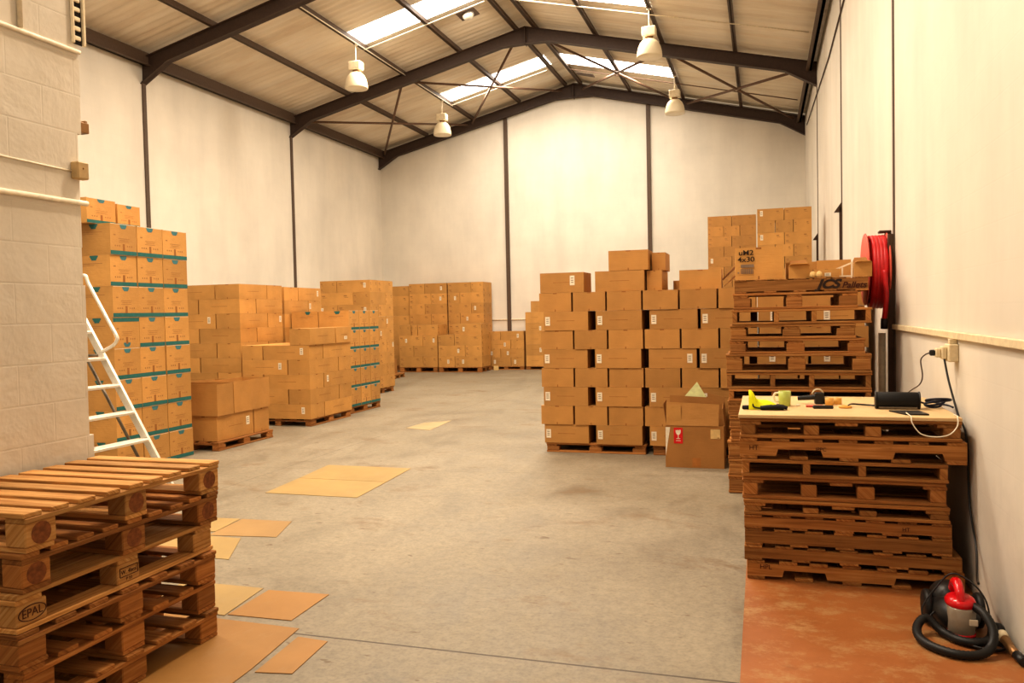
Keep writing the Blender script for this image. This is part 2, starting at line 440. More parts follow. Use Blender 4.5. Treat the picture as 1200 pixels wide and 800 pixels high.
# columns
for y, wh in ((12.67, 'nearer the camera'), (17.67, 'farther, behind the long carton rows')):
    m = MB(); m.box(XL, XL+.03, y-.045, y+.045, 0, 6.15); tag(obj('steel_column', m.mesh('steel_column', [M['steel2']])), 'dark steel column strip in the left wall, ' + wh, 'column', 'wall columns')
for x, wh in ((-7.13, 'left of centre, behind the low carton stack'), (-2.98, 'right of centre, above the large carton wall')):
    m = MB(); m.box(x-.055, x+.055, YB-.06, YB, 0, zt(x)-.26); tag(obj('steel_column', m.mesh('steel_column', [M['steel2']])), 'dark steel column on the back wall, ' + wh, 'column', 'wall columns')
for y, wh, zp in ((7.67, 'nearest, behind the red hose reel', 2.22), (12.45, 'middle one', 3.03), (17.63, 'farthest one', 3.05)):
    t = thing('steel_column', 'dark steel column strip in the right wall, ' + wh, 'column', (XR, y, 0), 0, 'wall columns')
    m = MB(); m.box(-.012, 0, -.03, .03, 0, 6.2); obj('column_flange', m.mesh('column_flange', [M['steel2']]), t)
    m = MB(); m.box(-.055 if zp < 3 else -.04, -.013, -.03, .03, 0, zp)
    if zp > 3: m.prism([(-.11, zp-.08), (-.013, zp-.08), (-.013, zp+.06)], -.03, .03)
    obj('guard_post', m.mesh('guard_post', [M['darkstain']]), t)

# conduits under the roof, on the walls
def tube_thing(name, label, cat, pts, r, mat, n=8, group=None, sm=False):
    m = MB(); m.tube(smooth(pts) if sm else pts, r, n=n)
    return tag(obj(name, m.mesh(name, [mat])), label, cat, group)
for k, (ya, yb) in enumerate(((15.72, 15.85), (20.7, 20.85))):
    w = ('front', 'rear')[k]
    p = lambda u, y: (XM+u, y, zt(XM+u)-.009)
    tube_thing('conduit_pipe', 'thin cream conduit beside the %s left skylight' % w, 'pipe', [p(-3.05, ya), p(-.3, ya)], .012, M['conduit'], group='roof conduits')
    tube_thing('conduit_pipe', 'thin conduit beside the %s right skylight running to the right eave' % w, 'pipe', [p(.3, yb), p(5.9, yb)], .013, M['conduit' if k == 0 else 'rod'], group='roof conduits')  # rear run coloured dark, its backlit look put into the colour
tube_thing('conduit_pipe', 'cream conduit running along a left purlin to the front lamp', 'pipe', [(XM-3.05+.07, 8, zt(XM-3.05)-.02), (XM-3.05+.07, 20.7, zt(XM-3.05)-.02)], .012, M['conduit'], group='roof conduits')
tube_thing('conduit_pipe', 'thin horizontal conduit low on the back wall', 'pipe', [(-8.5, YB-.02, 1.43), (-5.2, YB-.02, 1.43)], .018, M['conduit'])
tube_thing('wall_cable', 'thin dark cable running under the right eave', 'cable', [(XR-.015, 10.5, 5.72), (XR-.015, 14.4, 5.72), (XR-.015, 17.6, 5.9), (XR-.015, 21.3, 6.1)], .012, M['steel'])
# plates by the ridge
t = thing('roof_ventilator', 'square brown ventilator plate with a shiny dome by the ridge', 'ventilator', (XM-.75, 15.95, zt(XM-.75)-.02)); t.rotation_euler = (0, -math.atan(SL), 0)
m = MB(); m.box(-.2, .2, -.2, .2, -.012, .012); obj('base_plate', m.mesh('base_plate', [M['steel2']]), t)
m = MB(); m.lathe([(.13, -.012), (.125, -.05), (.09, -.10), (.02, -.125)], n=16); obj('dome', m.mesh('dome', [M['alu']]), t)
m = MB(); m.box(-.24, .24, -.14, .14, -.01, .01); o = tag(obj('patch_plate', m.mesh('patch_plate', [M['steel2']]), None, (XM+.62, 21.15, zt(XM+.62)-.02)), 'small flat brown plate beside the rear right skylight', 'plate'); o.rotation_euler = (0, math.atan(SL), 0)

# high-bay lamps
def lamp(x, y, label):
    zp = zt(x)
    t = thing('pendant_lamp', label, 'lamp', (x, y, zp-.93), 0, 'high bay lamps')
    m = MB(); m.tube([(0, 0, .55), (0, 0, .93)], .012, n=6); m.tube([(-.05, 0, .9), (.05, 0, .9)], .012, n=6); obj('suspension_rod', m.mesh('suspension_rod', [M['conduit']]), t)
    m = MB(); m.box(-.13, .13, -.10, .10, .385, .56, c=.012); obj('gear_box', m.mesh('gear_box', [M['lampw']]), t)
    m = MB(); m.lathe([(.075, .385), (.06, .36), (.07, .335)], n=18); obj('neck', m.mesh('neck', [M['lampm']]), t)
    m = MB(); m.lathe([(.07, .34), (.12, .325), (.175, .27), (.212, .19), (.232, .10), (.240, .02), (.237, 0), (.22, .02), (.20, .15), (.15, .27), (.06, .31)], n=28, cap=False)
    b = obj('bell_reflector', m.mesh('bell_reflector', [M['bell']]), t)
    m = MB(); m.lathe([(.232, .012), (.225, .004), (.02, 0)], n=28); obj('lens', m.mesh('lens', [M['bell']]), b)
lamp(-8.1, 15.35, 'front left high bay lamp hanging beside the bright skylight')
lamp(-8.1, 20.1, 'rear left high bay lamp hanging near the back wall')
lamp(-2.0, 15.5, 'front right high bay lamp hanging in front of the mid rafter')
lamp(-2.0, 5.4, 'added out-of-view high bay lamp near the camera, put in to light the partition')  # this lit lamp and the next are added out of view as fill
lamp(-2.0, 10.4, 'added out-of-view high bay lamp above the big carton wall')
lamp(-2.0, 20.1, 'rear right high bay lamp above the back wall column')

# partition fittings
PX = -3.45
tube_thing('conduit_pipe', 'upper white conduit along the near left partition', 'pipe', [(PX+.009, -1, 3.03), (PX+.009, 3.44, 3.03)], .012, M['conduit'])
tube_thing('conduit_pipe', 'lower white conduit along the near left partition', 'pipe', [(PX+.011, -1, 2.235), (PX+.011, 3.45, 2.235)], .014, M['conduit'])
tube_thing('conduit_pipe', 'short vertical conduit at top of the near left partition', 'pipe', [(PX+.012, 3.083, 3.045), (PX+.012, 3.083, 4.4)], .012, M['conduit'])
tube_thing('wall_cable', 'thin white cable leading to the tan junction box', 'cable', [(PX+.005, 2.2, 2.415), (PX+.005, 3.37, 2.395)], .005, M['conduit'])
t = thing('junction_box', 'small tan junction box on the near left partition edge', 'junction box', (PX, 3.395, 2.40))
m = MB(); m.box(-0.002, .05, -.035, .04, -.045, .045, c=.006); obj('housing', m.mesh('housing', [M['tan']]), t)
m = MB(); m.lathe([(.005, 0), (.004, .003)], n=8, M4=Matrix.Translation((.05, 0, .01)) @ Matrix.Rotation(PI/2, 4, 'Y')); obj('screw', m.mesh('screw', [M['lampm']]), t)
m = MB(); m.box(-.03, .03, 0, .07, -.03, .025); m.box(-.025, .02, .05, .07, -.03, .04)
tag(obj('wall_bracket', m.mesh('wall_bracket', [M['lampm']]), None, (PX-.05, 3.446, 2.65)), 'little brown bracket sticking out of the partition end', 'bracket')
t = thing('louvre_vent', 'white framed louvre at top of the partition edge', 'vent', (PX, 3.30, 3.07))
m = MB(); m.box(0.001, .02, .095, .108, 0, 1.2); m.box(.001, .02, .165, .18, 0, 1.2); obj('vent_frame', m.mesh('vent_frame', [M['lampw']]), t)
m = MB(); m.box(.001, .004, .108, .165, 0, 1.2); obj('recess', m.mesh('recess', [M['gap']]), t)
m = MB()
for k in range(24): m.box(.004, .016, .109, .15, .02+k*.05, .042+k*.05)
obj('louvre_blades', m.mesh('louvre_blades', [M['lampw']]), t)

# ------------------------------------------------------------------ floor coverings
m = MB(); m.prism([(-.09, -3.9), (XR-.004, -3.9), (XR-.004, 7.0), (-.12, 7.0)], 0.0005, .004, 'xy')
struct(obj('trim_1', m.mesh('trim_1', [M['orange']])), 'scuffed orange painted floor strip along the right wall')
def sheetb(pts, mat, label, h=.004):
    m = MB(); m.prism(pts, .0005, h, 'xy'); tag(obj('floor_sheet', m.mesh('floor_sheet', [M[mat]])), label, 'floor sheet', 'hardboard sheets on the floor')
sheetb([(-4.39, 6.33), (-3.45, 6.33), (-3.49, 6.99), (-4.45, 6.99)], 'sh_y', 'nearer pale yellow sheet of the pair lying mid floor')
sheetb([(-4.45, 7.0), (-3.49, 7.0), (-3.54, 7.68), (-4.52, 7.68)], 'sh_y', 'farther pale yellow sheet of the pair lying mid floor')
sheetb([(-4.7, 4.98), (-3.97, 5.08), (-4.02, 5.45), (-4.7, 5.4)], 'sh_y', 'yellow sheet behind the left pallets, farthest of those three')
sheetb([(-3.955, 4.98), (-3.42, 5.05), (-3.56, 5.47), (-4.0, 5.45)], 'sh_d', 'dull tan sheet behind the left pallets with a dark edge')
sheetb([(-4.4, 4.5), (-3.42, 4.5), (-3.66, 4.96), (-4.4, 4.97)], 'sh_y', 'yellow sheet just behind the left pallets')
sheetb([(-3.4, 3.66), (-2.8, 3.63), (-2.85, 4.06), (-3.4, 4.06)], 'sh_y', 'yellow sheet partly under shade beside the small orange tan sheet')
sheetb([(-2.79, 3.645), (-2.40, 3.655), (-2.41, 4.06), (-2.80, 4.04)], 'sh_t', 'square orange tan sheet right of the left pallets')
sheetb([(-3.44, 2.1), (-2.22, 2.1), (-2.25, 3.1), (-2.30, 3.57), (-3.44, 3.6)], 'sh_t', 'large tan sheet beneath the left pallet stack', .004)
sheetb([(-2.215, 3.07), (-2.04, 3.10), (-2.07, 3.46), (-2.245, 3.475)], 'sh_t', 'small tan sheet nearest the camera beside the large sheet')
sheetb([(-4.88, 10.45), (-4.45, 10.3), (-4.52, 11.3), (-4.84, 11.0)], 'sh_p', 'whitish patch sheet far out on the open floor')

# ------------------------------------------------------------------ pallets
PC = {}
def pallet_parts(kind, L, W, H, wood, var):
    """list of (part name, mesh); local x = length, front face at -y, base z=0"""
    four_blocks = kind.endswith('4'); kind = kind[0]; key = (kind, four_blocks, L, W, H, wood, var)
    if key in PC: return PC[key]
    out = []; mat = [M[wood], M['endg']]; hx, hy = L/2, W/2; j = lambda a: rnd.uniform(-a, a)
    bt = .014 if kind == 'C' else .02
    def deck(n, z0, along, w, jit=.008):
        m = MB()
        span = W if along == 'x' else L
        for i in range(n):
            c = -span/2+w/2+(span-w)*i/(n-1)+(j(jit) if 0 < i < n-1 else 0)
            e0, e1 = j(.006), j(.006); dz = rnd.uniform(0, .0015)
            if along == 'x': m.box(-hx+e0, hx+e1, c-w/2, c+w/2, z0, z0+bt-dz)
            else: m.box(c-w/2, c+w/2, -hy+e0, hy+e1, z0, z0+bt-dz)
        return m
    if kind in ('A', 'B', 'R'):
        if kind == 'A':    # slats along length, cross boards under them
            out.append(('top_deck', deck((7 if four_blocks else 5)+var % 2, H-bt, 'x', .12 if not four_blocks else .118).mesh('top_deck', mat)))  # extra slats on four-block decks, added to darken the openings below
            for c in (-hx+.06, 0, hx-.06):
                m = MB(); m.box(c-.06, c+.06, -hy+.004, hy-.004, H-2*bt, H-bt); out.append(('cross_board', m.mesh('cross_board', mat)))
            zb = H-2*bt
            for c in (-hy+.05, 0, hy-.05):
                m = MB(); m.box(-hx, hx+j(.005), c-.05, c+.05, 0, bt); out.append(('bottom_board', m.mesh('bottom_board', mat)))
        else:              # slats across, three boards along the length
            n = 9 if kind == 'R' else 7
            out.append(('top_deck', deck(n, H-bt, 'y', .085 if kind == 'R' else .10).mesh('top_deck', mat)))
            for c in (-hy+.05, 0, hy-.05):
                m = MB(); m.box(-hx+.004, hx-.004, c-.05, c+.05, H-2*bt, H-bt); out.append(('cross_board', m.mesh('cross_board', mat)))
            zb = H-2*bt
            for c in (-hx+.07, 0, hx-.07):
                m = MB(); m.box(c-.065, c+.065, -hy+.004, hy-.004, 0, bt); out.append(('bottom_board', m.mesh('bottom_board', mat)))
        four = four_blocks
        for ci, c in enumerate((-hx, -hx*.32, hx*.24, hx) if four else (-hx, 0, hx)):
            for cy in (-hy, 0, hy):
                bw, bd = rnd.uniform(.125, .145)*(.65 if four else 1), .1
                x0 = c if c == -hx else (c-bw if c == hx else c-bw/2); y0 = cy if cy < 0 else (cy-bd if cy > 0 else -bd/2)
                x0 += .004 if c == -hx else -.004 if c == hx else 0; y0 += .003 if cy < 0 else -.003 if cy > 0 else 0
                m = MB(); m.box(x0, x0+bw, y0, y0+bd, bt, zb, c=.005)
                if kind == 'R' and cy < 0:     # sawn log end
                    zc = (bt+zb)/2; rr = (zb-bt)*.47
                    q = [(x0+bw/2+rr*1.05*math.cos(a*PI/9), y0-.0006, zc+rr*math.sin(a*PI/9)) for a in range(18)]; m.quad(q, 1)
                out.append(('block', m.mesh('block', mat)))
    elif kind in ('C', 'N'):   # stringers along the length; N has fork notches
        out.append(('top_deck', deck(7, H-bt, 'y', .1).mesh('top_deck', mat)))
        for c in (-hx+.05, -hx*.45, 0, hx*.45, hx-.05):
            m = MB(); m.box(c-.05, c+.05, -hy, hy, 0, bt); out.append(('bottom_board', m.mesh('bottom_board', mat)))
        for c in (-hy+.022, 0, hy-.022):
            if kind == 'N': poly = [(-hx, bt), (-hx*.66, bt), (-hx*.64, bt+.04), (-hx*.25, bt+.04), (-hx*.23, bt), (hx*.38, bt), (hx*.40, bt+.04), (hx*.8, bt+.04), (hx*.82, bt), (hx, bt), (hx, H-bt), (-hx, H-bt)]
            else: poly = [(-hx, bt), (hx, bt), (hx, H-bt), (-hx, H-bt)]
            m = MB(); m.prism(poly, c-.02, c+.02, 'xz'); out.append(('stringer', m.mesh('stringer', mat)))
    else:                  # D: stringers run away from the viewer, their ends show as posts
        out.append(('top_deck', deck(6, H-bt, 'x', .11).mesh('top_deck', mat)))
        for c in (-hy+.055, -hy*.3, hy*.3, hy-.055):
            m = MB(); m.box(-hx, hx, c-.055, c+.055, 0, bt); out.append(('bottom_board', m.mesh('bottom_board', mat)))
        for c in (-hx+.025, -hx*.34, hx*.2, hx-.025):
            m = MB(); m.box(c-.02, c+.02, -hy+.002, hy-.002, bt, H-bt); out.append(('stringer', m.mesh('stringer', mat)))
    PC[key] = out; return out
def pallet(kind, L, W, H, cx, cy, z, rz, wood, label, group, var=0):
    t = thing('wooden_pallet', label, 'pallet', (cx, cy, z), rz, group)
    for n, me in pallet_parts(kind, round(L, 2), round(W, 2), round(H, 3), wood, var): obj(n, me, t)
    return t

# left foreground stack (length along Y, front face looks to +X)
LW, LC = .76, (-3.035, 2.832)
lev = [(.142, 'B', 'woodD'), (.155, 'B', 'woodM'), (.140, 'B', 'woodM'), (.146, 'A', 'woodL'), (.150, 'R', 'woodM'), (.152, 'R', 'woodL')]
z = .004; lp = []
lt = ['at the bottom, standing on the tan sheet', 'second from bottom', 'third from bottom, under the stamped pallet', 'fourth from bottom, oval stamp on corner block', 'fifth from bottom, with round log ends', 'on top, with nine bare slats']
for i, (h, k, w) in enumerate(lev):
    dx = (.0, -.012, .004, -.010, .012, .02)[i]; dy = (0, .01, -.008, -.01, .012, .02)[i]; rz = PI/2+(0, .008, -.006, .01, -.004, .004)[i]
    lp.append(pallet(k, 1.13, LW, h, LC[0]+dx, LC[1]+dy, z, rz, w, 'pallet of left foreground stack, ' + lt[i], 'left foreground pallet stack', i)); z += h+.0008
# stamps on the fourth pallet
ep = lp[3]
st = obj('stamp', text_mesh('EPAL', .046, M['stamp'], 'stamp', 0, .95), ep, (-.565+.072, -LW/2+.0015, .064), (PI/2, 0, 0))
m = MB(); m.tube([(.061*math.cos(a*PI/16), .029*math.sin(a*PI/16), 0) for a in range(32)], .0022, n=4, closed=True); obj('stamp_ring', m.mesh('stamp_ring', [M['stamp']]), st)
st = obj('stamp', text_mesh('W. 4bml', .026, M['stamp'], 'stamp', 0, 1), ep, (0, -LW/2+.0015, .068), (PI/2, 0, 0))
m = MB()
for q in ([(-.052, -.018), (.052, -.018)], [(-.052, .02), (.052, .02)], [(-.052, -.018), (-.052, .02)], [(.052, -.018), (.052, .02)]): m.tube([(a, b, 0) for a, b in q], .0018, n=4)
obj('stamp_frame', m.mesh('stamp_frame', [M['stamp']]), st)
obj('stamp_line', text_mesh('P 33', .02, M['stamp'], 'stamp_line'), st, (0, -.032, 0))

# desk stack by the right wall: (kind, height, x0, x1, wood)
FY = 4.9
desk = [('N', .113, -.105, 1.045, 'woodD'), ('C', .087, -.117, 1.03, 'woodD'), ('C', .097, -.12, .985, 'woodD'), ('C', .084, -.12, .98, 'woodM'), ('A4', .091, -.12, .97, 'woodD'), ('A4', .131, -.128, .965, 'woodM'), ('D', .103, -.132, .97, 'woodD'), ('N', .125, -.138, 1.06, 'woodD'), ('A4', .117, -.138, 1.03, 'woodD')]
dt = ['lowest, notched, on the orange floor', 'second from bottom', 'third from bottom', 'fourth from bottom', 'fifth from bottom', 'sixth from bottom, thick blocks', 'third from top, thin posts', 'second from top, notched, sticking out right', 'topmost, carrying the plywood']
z = .004; dps = []
for i, (k, h, x0, x1, w) in enumerate(desk):
    dps.append(pallet(k, x1-x0, 1.0, h, (x0+x1)/2, FY+.5+rnd.uniform(0, .02), z, rnd.uniform(-.004, .004), w, 'pallet of desk stack, ' + dt[i], 'pallet stack used as a desk', i)); z += h+.0008
for (p, tx, x, zz, sz) in ((7, 'HT', -.52, .065, .04), (7, 'IPPC', -.15, .065, .03), (0, 'HPL', -.47, .075, .04), (3, 'HT', .32, .04, .03)):
    hl = desk[p]; W_ = .5
    obj('stamp', text_mesh(tx, sz, M['stamp'], 'stamp'), dps[p], (x, -W_+.0005, zz), (PI/2, 0, 0))
DZ = z
m = MB(); m.box(-.145, 1.032, FY-.005, FY+1.07, 0, .019, c=.002)
tag(obj('plywood_sheet', m.mesh('plywood_sheet', [M['ply']]), None, (0, 0, DZ)), 'pale plywood sheet laid on the pallet stack as a desk top', 'board')
DZ += .019

# tall pallet stack behind the desk
BY = 7.17
bs = [(.158, 'A'), (.134, 'A'), (.156, 'A'), (.111, 'A'), (.119, 'A'), (.118, 'A'), (.104, 'D'), (.140, 'D'), (.159, 'A'), (.128, 'A'), (.122, 'A'), (.128, 'D'), (.139, 'A'), (.117, 'C')]
bx = {7: (-.31, .85), 8: (-.31, .85), 9: (-.28, .80), 10: (-.27, .73), 11: (-.26, .85), 12: (-.245, .745), 13: (-.235, .83)}
z = 0.004; bp = []
for i, (h, k) in enumerate(bs):
    x0, x1 = bx.get(i, (-.29+rnd.uniform(-.015, .015), .85)); n = len(bs)-i
    wh = ['topmost with black lettering', 'second from top', 'third from top', 'fourth from top', 'fifth from top', 'sixth from top', 'seventh from top', 'eighth from top'][n-1] if n <= 8 else (ORD[i+1] + ' from the floor, only its edge seen')
    bp.append(pallet(k, x1-x0, .86, h, (x0+x1)/2, BY+.43+rnd.uniform(0, .02), z, rnd.uniform(-.006, .006), 'woodD' if i % 3 else 'woodM', 'pallet in the tall stack behind the desk, ' + wh, 'tall pallet stack', i)); z += h+.0008
BZ = z
st = obj('lettering', text_mesh('JCS', .10, M['ink'], 'lettering', .35, 1.2, .0045), bp[13], (.22, -.431, .058), (PI/2, 0, 0))
obj('small_lettering', text_mesh('Pallets', .07, M['stamp'], 'small_lettering', .3, 1.05, .0015), st, (.20, -.012, 0))

# ------------------------------------------------------------------ cartons
CC = {}
FACES = {'-y': ((0, -1, 0), (1, 0, 0), (0, 0, 1)), '+y': ((0, 1, 0), (-1, 0, 0), (0, 0, 1)), '+x': ((1, 0, 0), (0, 1, 0), (0, 0, 1)), '-x': ((-1, 0, 0), (0, -1, 0), (0, 0, 1)), '+z': ((0, 0, 1), (1, 0, 0), (0, 1, 0)), '-z': ((0, 0, -1), (-1, 0, 0), (0, 1, 0))}
class BoxShape:
    def __init__(s, w, d, h, bulge, seed):
        r = random.Random(seed); s.dim = (w, d, h)
        s.b = {f: (0 if 'z' in f else r.uniform(-bulge, bulge)) for f in FACES}; s.k = {f: r.uniform(-1, 1) for f in FACES}; s.bulge = bulge
    def pt(s, f, u, v, off=0.0):
        n, U, V = (Vector(a) for a in FACES[f]); D = Vector(s.dim)
        hw = lambda a: abs(a.x)*D.x+abs(a.y)*D.y+abs(a.z)*D.z
        p = Vector((0, 0, s.dim[2]/2))+n*(hw(n)/2)+U*(hw(U)*(u-.5))+V*(hw(V)*(v-.5))
        w = (1-(2*u-1)**2)*(1-(2*v-1)**2)
        d = s.b[f]*w+s.bulge*.35*s.k[f]*w*math.sin(5*u+3*v)
        return p+n*(d+off)
    def patch(s, m, f, u0, u1, v0, v1, mi=0, off=0.0, n=6, sm=True):
        b = len(m.v)
        for i in range(n+1):
            for j in range(n+1): m.v.append(s.pt(f, u0+(u1-u0)*i/n, v0+(v1-v0)*j/n, off))
        for i in range(n):
            for j in range(n):
                a = b+i*(n+1)+j; m.face([a, a+n+1, a+n+2, a+1], mi, sm=sm)
def carton_meshes(w, d, h, style, mat, seed):
    key = (round(w, 3), round(d, 3), round(h, 3), style, mat, seed)
    if key in CC: return CC[key]
    bulge = {'soft': .0055, 'plain': .0025, 'print': .0025, 'teal': .0025, 'open': .002, 'big': .005}[style]
    sh = BoxShape(w, d, h, bulge, seed*17+int(w*1000)); m = MB(); r = random.Random(seed+5)
    for f in FACES:
        if style == 'open' and f == '+z': continue
        sh.patch(m, f, 0, 1, 0, 1, 0)
    mats = [M[mat], M['print'], M['seam'], M['teal'], M['teal2'], M['lip']]
    if style in ('plain', 'soft', 'big'):
        long_f = ('-y', '+x') if style != 'plain' else ('-y',)
        for f in ('-y', '+x', '-x'):
            fw = w if 'y' in f else d
            if fw > .45:
                sh.patch(m, f, .3, .7, .50, .50+.012/h*.4, 2, .0008, 4)
            else:
                sh.patch(m, f, .44, .56, .94, .998, 2, .0008, 2)
                sh.patch(m, f, .485, .515, .0, .12, 2, .0008, 2)
    if style == 'print':
        for f in ('-y', '+x', '-x'):
            for (u, v) in ((.05, .70), (.05, .22), (.72, .70)):
                if r.random() < .8: sh.patch(m, f, u, u+.10, v, v+.10, 1, .0008, 2); sh.patch(m, f, u+.02, u+.14, v-.10, v-.06, 1, .0008, 2)
    if style == 'teal':
        up = seed % 5 != 0
        for f in ('+x', '-y', '+y', '-x'):
            if f in ('+x', '-x'):
                v0, v1 = (.01, .14) if up else (.86, .99)
                sh.patch(m, f, .0, 1, v0, v1, 3, .0009, 6)
                sh.patch(m, f, .02, .98, .985, .999, 5, .0014, 6)
                # half-round crescent at the top, in steps
                for k in range(5):
                    a = .13*math.sqrt(1-(k/5)**2); vv = .995-.03*k
                    if not up: vv = .16-.028*k+.02
                    sh.patch(m, f, .5-a, .5+a, vv-.03, vv, 4, .0011, 3)
                sh.patch(m, f, .46, .54, .14, .36, 2, .0012, 3)
                sh.patch(m, f, .12, .2, .62, .66, 1, .001, 2)
                for k, (a, b_) in enumerate(((.3, .72), (.34, .68), (.3, .7))): sh.patch(m, f, a, b_, .52-.055*k, .535-.055*k, 1, .001, 3)
                for a in (.16, .24, .32, .62, .70, .78): sh.patch(m, f, a, a+.04, .27, .32, 1, .001, 2)
            else:
                for k in range(3): sh.patch(m, f, .52+.02*k, .72-.02*k, .93-.05*k, .985-.05*k, 3, .0011, 3)
                sh.patch(m, f, .35, .82, .72, .74, 1, .001, 3); sh.patch(m, f, .3, .62, .66, .675, 1, .001, 3)
    if style == 'open':   # hollow: inner walls
        t = .006; hw, hd = w/2-t, d/2-t
        q = [(-hw, -hd), (hw, -hd), (hw, hd), (-hw, hd)]
        for i in range(4):
            (xa, ya), (xb, yb) = q[i], q[(i+1) % 4]; m.quad([(xa, ya, .02), (xb, yb, .02), (xb, yb, h), (xa, ya, h)])
            (ox, oy), (px, py) = (math.copysign(w/2, xa), math.copysign(d/2, ya)), (math.copysign(w/2, xb), math.copysign(d/2, yb))
            m.quad([(xa, ya, h), (xb, yb, h), (px, py, h), (ox, oy, h)])
        m.quad([(x, y, .02) for x, y in q])
    me = m.mesh('carton', mats, fix=False)
    CC[key] = (me, sh); return CC[key]
LABM = {}
def carton(x0, x1, y0, y1, z0, h, label, group, style='plain', mat='card', lab=None, rz=None, seed=None, gap=.005, name='cardboard_box', tape=None):
    w, d = x1-x0-2*gap, y1-y0-2*gap; seed = rnd.randrange(4) if seed is None else seed
    me, sh = carton_meshes(w, d, h-.0015, style, mat, seed)
    o = tag(obj(name, me, None, ((x0+x1)/2+rnd.uniform(-.0008, .0008), (y0+y1)/2+rnd.uniform(-.0008, .0008), z0), (0, 0, rnd.uniform(-.0012, .0012) if rz is None else rz)), label, 'box', group)
    if lab:      # (face, u centre, v centre, width m, height m)
        f, u, v, lw, lh = lab; fw = w if 'y' in f else d; fh = h
        m = MB(); sh.patch(m, f, u-lw/2/fw, u+lw/2/fw, v-lh/2/fh, v+lh/2/fh, 0, .0025, 3)
        for k in range(3):
            sh.patch(m, f, u-lw*.3/fw, u+lw*.25/fw, v+lh*(.2-.22*k)/fh, v+lh*(.28-.22*k)/fh, 1, .003, 2)
        obj('shipping_label', m.mesh('shipping_label', [M['white'], M['greyp']], fix=False), o)
    if tape:
        m = MB(); fh = h
        for f, u0, u1, v0, v1 in tape: sh.patch(m, f, u0, u1, v0, v1, 0, .002, 5)
        obj('packing_tape', m.mesh('packing_tape', [M['tape']], fix=False), o)
    return o

PBASE = .112
def base_pallet(cx, cy, L, W, label, rz=0, h=.108, z=0):
    pallet('A', L, W, h, cx, cy, z, rz, 'woodM', label, 'pallets under the carton piles', 0)

# --- teal banded cartons, near-left pile (straight on the floor)
YS = (6.80, 7.18, 7.575, 7.98); rows = ('near', 'middle', 'far')
for L in range(8):
    for c in range(3):
        carton(-7.07, -6.5+rnd.uniform(-.012, .006), YS[c], YS[c+1], .001+L*.33, .33, 'teal banded carton, tall left pile, %s row from floor, %s column' % (ORD[L+1], rows[c]), 'teal banded cartons, tall left pile', 'teal', 'card', seed=rnd.randrange(1, 5) if not (L == 4 and c == 0) else 0)
for k, (a, b) in enumerate(((6.69, 7.09), (7.11, 7.45))):
    carton(-7.2, -6.68, a, b, 2.6415, .265 if k == 0 else .245, 'loose carton on top of the tall teal banded pile, %s one' % ('nearer' if k == 0 else 'farther'), 'cartons on top of the tall teal banded pile', 'teal', 'card', seed=1)

# --- open cartons pallet
base_pallet(-6.78, 8.81, 1.14, .86, 'low pallet under the four large open cartons beside the tall teal banded pile', PI/2)
G = 'large cartons with open tops'
carton(-6.80, -6.39, 8.27, 9.01, .112, .312, 'large lower carton on the open carton pallet, nearest corner', G, 'big', 'card_b', ('+x', .84, .6, .07, .11))
carton(-6.80, -6.39, 9.025, 9.36, .112, .312, 'smaller lower carton at the far end of the open carton pallet', G, 'big', 'card_b')
carton(-7.16, -6.815, 8.27, 9.01, .112, .312, 'lower rear carton on the open carton pallet', G, 'big', 'card_b')
carton(-7.16, -6.815, 9.025, 9.36, .112, .312, 'lower rear far carton on the open carton pallet', G, 'big', 'card_b')
carton(-7.13, -6.36, 8.25, 8.575, .425, .39, 'open topped upper carton facing the camera, nearest on its pallet', G, 'open', 'card_b')
carton(-6.80, -6.37, 8.59, 9.36, .425, .395, 'open topped upper carton, long side toward the aisle', G, 'open', 'card_b')
carton(-7.2, -6.815, 8.59, 9.3, .425, .375, 'open topped upper carton at the rear of its pallet', G, 'open', 'card_b')

# --- pinwheel piles
def pinwheel(x0, x1, y0, y1, n, z0, h, name, group, style, mat, l=.64, skip=True, labs=True, extra='', fp=0):
    """four cartons per layer around a small hole; handedness alternates"""
    LX, LY = x1-x0, y1-y0; ax, ay = LX*l, LY*l
    for L in range(n):
        if (L+fp) % 2:
            bx = [('near left', x0, x0+ax, y0, y0+LY-ay), ('near right', x0+ax, x1, y0, y0+ay), ('far right', x1-ax, x1, y0+ay, y1), ('far left', x0, x1-ax, y1-ay, y1)]
        else:
            bx = [('near left', x0, x1-ax, y0, y0+ay), ('near right', x1-ax, x1, y0, y1-ay), ('far right', x0+ax, x1, y1-ay, y1), ('far left', x0, x0+ax, y0+ay, y1)]
        for (pos, a, b, c, d) in bx:
            if skip and pos == 'far left' and L < n-1: continue
            lb = None
            if labs and pos in ('near right', 'near left') and rnd.random() < .45:
                f = '-y' if (b-a) > (d-c) or rnd.random() < .5 else '+x'
                if pos == 'near left': f = '-y'
                lb = (f, rnd.choice((.1, .84)), .58, .055, .1)
            elif labs and pos == 'far right' and rnd.random() < .5: lb = ('+x', rnd.choice((.12, .84)), .58, .055, .1)
            carton(a, b, c, d, z0+L*h, h, '%s, %s layer, %s corner' % (name, ORD[L+1], pos), group, style, mat, lb, gap=.0095 if style == 'soft' else .005)
base_pallet(-6.95, 10.99, 1.2, 1.14, 'pallet under the bulging carton pile beside the open cartons', PI/2)
pinwheel(-7.53, -6.36, 10.36, 11.62, 5, PBASE-.002, .219, 'bulging tan carton, stepped pile on the aisle', 'bulging tan cartons, aisle pile', 'soft', 'card', .68, False)
carton(-6.69, -6.34, 10.36, 11.1, .110+5*.219, .245, 'single long carton on top of the stepped aisle pile, nearer one', 'bulging tan cartons, aisle pile', 'soft', 'card')
carton(-6.69, -6.34, 11.12, 11.62, .110+5*.219, .245, 'short carton with dark slot on top of the stepped aisle pile', 'bulging tan cartons, aisle pile', 'soft', 'card', ('+x', .6, .3, .09, .05))
